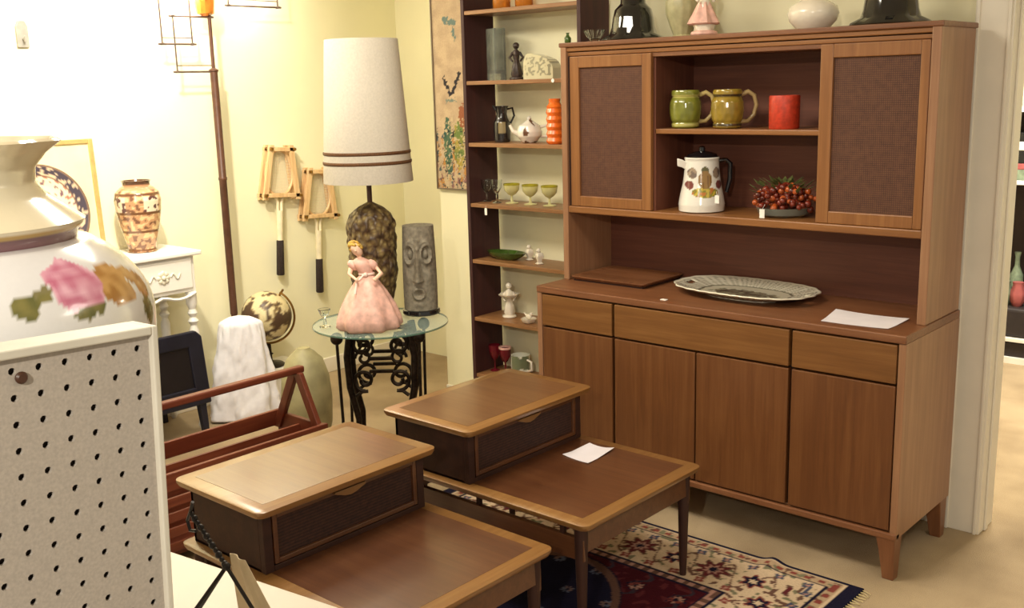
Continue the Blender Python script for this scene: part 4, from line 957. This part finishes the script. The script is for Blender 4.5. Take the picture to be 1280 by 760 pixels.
MB().tube([V((VC.x*0-.10, .04, .36)), V((-.17, .06, .37)), V((-.22, .07, .32)), V((-.22, .07, .25)), V((-.18, .06, .22))], .012, 10).build('handle', m_ivory, bj, smooth=60)
# pegboard: 1 inch grid, fitted pose
PA, PT_, PR_ = 1.6603, .0669, -.0534
pX = V((cos(PA), sin(PA), PR_)); pN = V((sin(PA), -cos(PA), 0)); pZ = V((0, 0, 1))*cos(PT_)+pN*sin(PT_); pO = V((1.7615, -2.6718, 1.391))
g = .0254
def PB(a, b, n_=0): return pO+pX*a+pZ*b+pN*n_-V((0, 0, 0))
pb = thing('pegboard_panel', 'cream pegboard display panel in a white frame, near left', 'display panel')
c = MB(); NI, NJ = 54, 30
bmv = {}
def vget(key, p):
    if key not in bmv: bmv[key] = c.bm.verts.new(p)
    return bmv[key]
hr = .0037
for i in range(NI):
    for j in range(NJ):
        cx, cz = -j*g, -i*g
        hole = [c.bm.verts.new(PB(cx+hr*cos(pi/4*k_+pi/8), cz+hr*sin(pi/4*k_+pi/8))) for k_ in range(8)]
        cn = [vget((2*j-1, 2*i-1), PB(cx+g/2, cz+g/2)), vget((2*j+1, 2*i-1), PB(cx-g/2, cz+g/2)), vget((2*j+1, 2*i+1), PB(cx-g/2, cz-g/2)), vget((2*j-1, 2*i+1), PB(cx+g/2, cz-g/2))]
        # hole verts: k=0 at 22.5deg ... corners at 45,135,225,315
        for q_ in range(4):
            h0, h1, h2 = hole[2*q_], hole[(2*q_+1) % 8], hole[(2*q_+2) % 8]
            c.bm.faces.new((cn[q_], h0, h1)); c.bm.faces.new((cn[q_], h1, h2, cn[(q_+1) % 4]))
        if True:
            back = [c.bm.verts.new(v.co-pN*.004) for v in hole]
            for k_ in range(8): c.bm.faces.new((hole[k_], hole[(k_+1) % 8], back[(k_+1) % 8], back[k_]))
c.build('board', m_peg, pb)
xl, xr, zt_, zb_ = -(NJ-.5)*g, g/2, g/2, -(NI-.5)*g
def pbox(c, a0, a1, b0, b1, n0, n1):
    c.loft([[PB(a0, b0, n_), PB(a1, b0, n_), PB(a1, b1, n_), PB(a0, b1, n_)] for n_ in (n0, n1)])
c = MB(); pbox(c, xl, xr, zb_, zt_, -.012, -.006); c.build('backing', m_hole, pb)
c = MB(); pbox(c, xr, xr+.007, zb_-.008, zt_+.009, -.035, .007); pbox(c, xl-.008, xl, zb_-.008, zt_+.009, -.035, .007); pbox(c, xl, xr, zt_, zt_+.009, -.035, .007); pbox(c, xl, xr, zb_-.008, zb_, -.035, .004); c.build('frame', m_pegf, pb, bevel=.0015)
q = P(26, 473, 0, 1.75); c = MB(); hq = PB(0, 0); 
dq = ray(26, 472); tt = (pO-CAM).dot(pN)/dq.dot(pN); pq = CAM+dq*tt
c.lathe([(.0055, -.0005), (.0058, .002), (.004, .004)], 14, T=Matrix.Translation(pq)@pN.to_track_quat('Z', 'Y').to_matrix().to_4x4()); c.build('screw', m_pole, pb, smooth=40)

# ------------------------------------------------------------------ wire easel with card
es = thing('wire_easel', 'black wire display easel on the cream counter', 'easel')
J = P(283, 708, 1, -2.34); f1 = P(246, 768, 1, -2.34); f2 = P(322, 772, 1, -2.34)
f1 = J+(f1-J)*((J.z-CZ)/(J.z-f1.z)); f2 = J+(f2-J)*((J.z-CZ)/(J.z-f2.z)); tp = P(238, 640, 1, -2.34)
f3 = V((J.x-.05, J.y-.12, CZ))
for f_ in (f1, f2, f3): MB().tube([J, f_+V((0, 0, .003))], .0032, 8).build('leg', m_wire, es, smooth=50)
n = 12; c = MB()
for i in range(n):
    p = tp+(J-tp)*((i+.5)/n); c.sphere(p, .0060 if i % 2 else .0045, 8, 6)
c.tube([tp, J], .003, 6); c.sphere(J, .007, 10, 8); c.tube([tp, tp+V((-.012, 0, -.018)), tp+V((-.006, 0, -.034)), tp+V((.012, 0, -.03))], .003, 6); c.tube([tp+V((0, .0, 0)), tp+V((.01, 0, .02))], .003, 6)
c.build('beaded_stem', m_wire, es, smooth=50)
cA, cB, cC, cD = P(287, 692, 1, -2.315), P(306, 700, 1, -2.315), P(346, 775, 1, -2.315), P(300, 775, 1, -2.315)
def card(u, v):
    p = (cA*(1-u)+cB*u)*(1-v)+(cD*(1-u)+cC*u)*v; p.y += .012*sin(u*pi*2)*(.3+v); return p
tag(MB().grid(card, 10, 10).build('tan_card', plain('tan_card_stock', S(206, 186, 154), .7, vary=.05), solid=.0015), 'folded tan and white card leaning on the wire easel', 'card')

# ------------------------------------------------------------------ far room shelf seen through the opening
fs = thing('display_shelf', 'white low display shelf in the room beyond the opening', 'shelf')
fx0, fx1, fy = .62, 1.5, 3.0; zs = [P(1265, y, 1, fy).z for y in (443, 423, 226, 140)]
z0 = max(0, zs[0])
MB().box(fx0, fx1, fy, fy+.35, 0, .035).build('plinth', m_white, fs)
for z in (zs[1], zs[2]): MB().box(fx0, fx1, fy, fy+.35, z-.022, z).build('shelf', m_white, fs, bevel=.002)
for x in (fx0-.02, fx1): MB().box(x, x+.02, fy, fy+.35, 0, zs[3]-.0).build('side_panel', m_white, fs)
MB().box(fx0, fx1, fy+.34, fy+.35, .03, zs[3]).build('back_panel', plain('dark_back', S(44, 32, 30), .8), fs)
MB().box(fx0-.02, fx1+.02, fy, fy+.35, zs[3], zs[3]+.02).build('top', m_white, fs)
dk = plain('dark_brown_case', S(42, 34, 34), .6)
for k_, (px_, zb1, h, mt, lb) in enumerate(((1262, zs[1], .17, dk, 'dark brown case on the far shelf behind the opening'),)):
    tag(MB().box(.78, 1.28, fy+.02, fy+.3, zs[1], zs[1]+h).build('storage_case', mt, bevel=.02, seg=3), lb, 'case')
tag(MB().box(.76, 1.3, fy+.02, fy+.3, .0355, zs[1]-.03).build('storage_bin', dk, bevel=.006), 'dark bin at the bottom of the far shelf', 'bin')
fgm = {'green': plain('sage_ceramic', S(120, 134, 112), .3, vary=.2), 'black': plain('black_ceramic', S(26, 26, 28), .2), 'red': plain('dusty_red_ceramic', S(160, 84, 84), .4), 'white': m_ivory}
zc = zs[1]+.17
for i, (px_, y_, mt, r, lb) in enumerate(((1257, 0, 'green', .040, 'sage pot on the dark case beyond the opening'), (1272, .0, 'red', .038, 'dusty red pot on the dark case beyond the opening'))):
    x = P(px_, 340, 1, fy+.1).x+.01*i
    tag(loc(MB().lathe([(r*.6, 0), (r, .03), (r*1.05, .08), (r*.7, .12), (r*.8, .14), (r*.7, .14)], 24, rf=lambda a, z: 1+.06*sin(a*6)).build('ceramic_pot', fgm[mt], smooth=50), (x+.0, fy+.1+.0*i, zc)), lb, 'pot', 'pots beyond the opening')
for i, (px_, zz, mt, r, h, lb) in enumerate(((1256, 0, 'black', .036, .20, 'black bottle vase rising behind the pots beyond the opening'), (1274, 0, 'green', .036, .26, 'sage bottle vase rising behind the pots beyond the opening'))):
    x = P(px_, 300, 1, fy+.24).x
    tag(loc(MB().lathe([(r*.7, 0), (r, .04), (r, h*.6), (r*.4, h*.8), (r*.35, h), (r*.5, h+.03), (r*.4, h+.03)], 24).build('bottle_vase', fgm[mt], smooth=50), (x, fy+.24, zc)), lb, 'vase', 'bottle vases beyond the opening')
pcs = [('black', .10), ('red', .05), ('black', .07), ('red', .04), ('black', .06)]
zz = zs[2]
x0 = P(1252, 200, 1, fy+.02).x
for i, (mt, h) in enumerate((('green', .06), ('red', .035), ('black', .07), ('white', .05), ('black', .05))):
    if zz+h > zs[3]-.005: break
    tag(MB().box(x0-.05-.01*(i % 2), x0+.32+.008*i, fy+.03, fy+.28, zz, zz+h-.001).build('stacked_box', fgm[mt], bevel=.004), ['sage green', 'dusty red', 'black', 'ivory', 'small black'][i]+' box in the stack beyond the opening, counted upward from the shelf '+['first', 'second', 'third', 'fourth', 'fifth'][i], 'box', 'boxes beyond the opening'); zz += h
# ------------------------------------------------------------------ light
def area(name, loc_, sx_, sy_, e, col, rot=(0, 0, 0)):
    l = bpy.data.lights.new(name, 'AREA'); l.shape = 'RECTANGLE'; l.size = sx_; l.size_y = sy_; l.energy = e; l.color = col
    o = bpy.data.objects.new(name, l); COL.objects.link(o); o.location = loc_; o.rotation_euler = rot; return o
WARM = (1, .92, .77)
area('ceiling_lamp', (.35, -1.3, 2.58), .9, .5, 34, WARM)
area('ceiling_lamp', (-1.2, -1.0, 2.58), .6, .5, 24, WARM)
area('ceiling_lamp', (3.0, -1.0, 2.58), .8, .6, 12, WARM)
area('ceiling_lamp', (1.6, -3.6, 2.58), .8, .6, 14, WARM)
area('ceiling_lamp', (1.4, 2.2, 2.58), .9, .6, 100, (1, .93, .8))
def spot(name, loc_, tgt, e, ang_, col, rad=.05, bl=.6):
    l = bpy.data.lights.new(name, 'SPOT'); l.energy = e; l.spot_size = radians(ang_); l.spot_blend = bl; l.color = col; l.shadow_soft_size = rad
    o = bpy.data.objects.new(name, l); COL.objects.link(o); o.location = loc_; o.rotation_euler = (V(tgt)-V(loc_)).to_track_quat('-Z', 'Y').to_euler(); return o
spot('ceiling_spot', (-.7, -1.3, 2.55), (-2.05, -.9, 1.9), 165, 85, (1, .93, .76))
spot('ceiling_spot', (3.05, -4.55, 2.42), (-.6, -.4, 1.1), 150, 70, (1, .93, .78), .03, .8)
w = bpy.data.worlds.new('room_ambient'); SC.world = w; w.use_nodes = True
w.node_tree.nodes['Background'].inputs[0].default_value = (1, .90, .74, 1); w.node_tree.nodes['Background'].inputs[1].default_value = .35
SC.view_settings.view_transform = 'Standard'; SC.view_settings.look = 'None'; SC.view_settings.gamma = 1; SC.view_settings.exposure = 0.3
SC.view_settings.use_curve_mapping = False
SC.cycles.max_bounces = 8
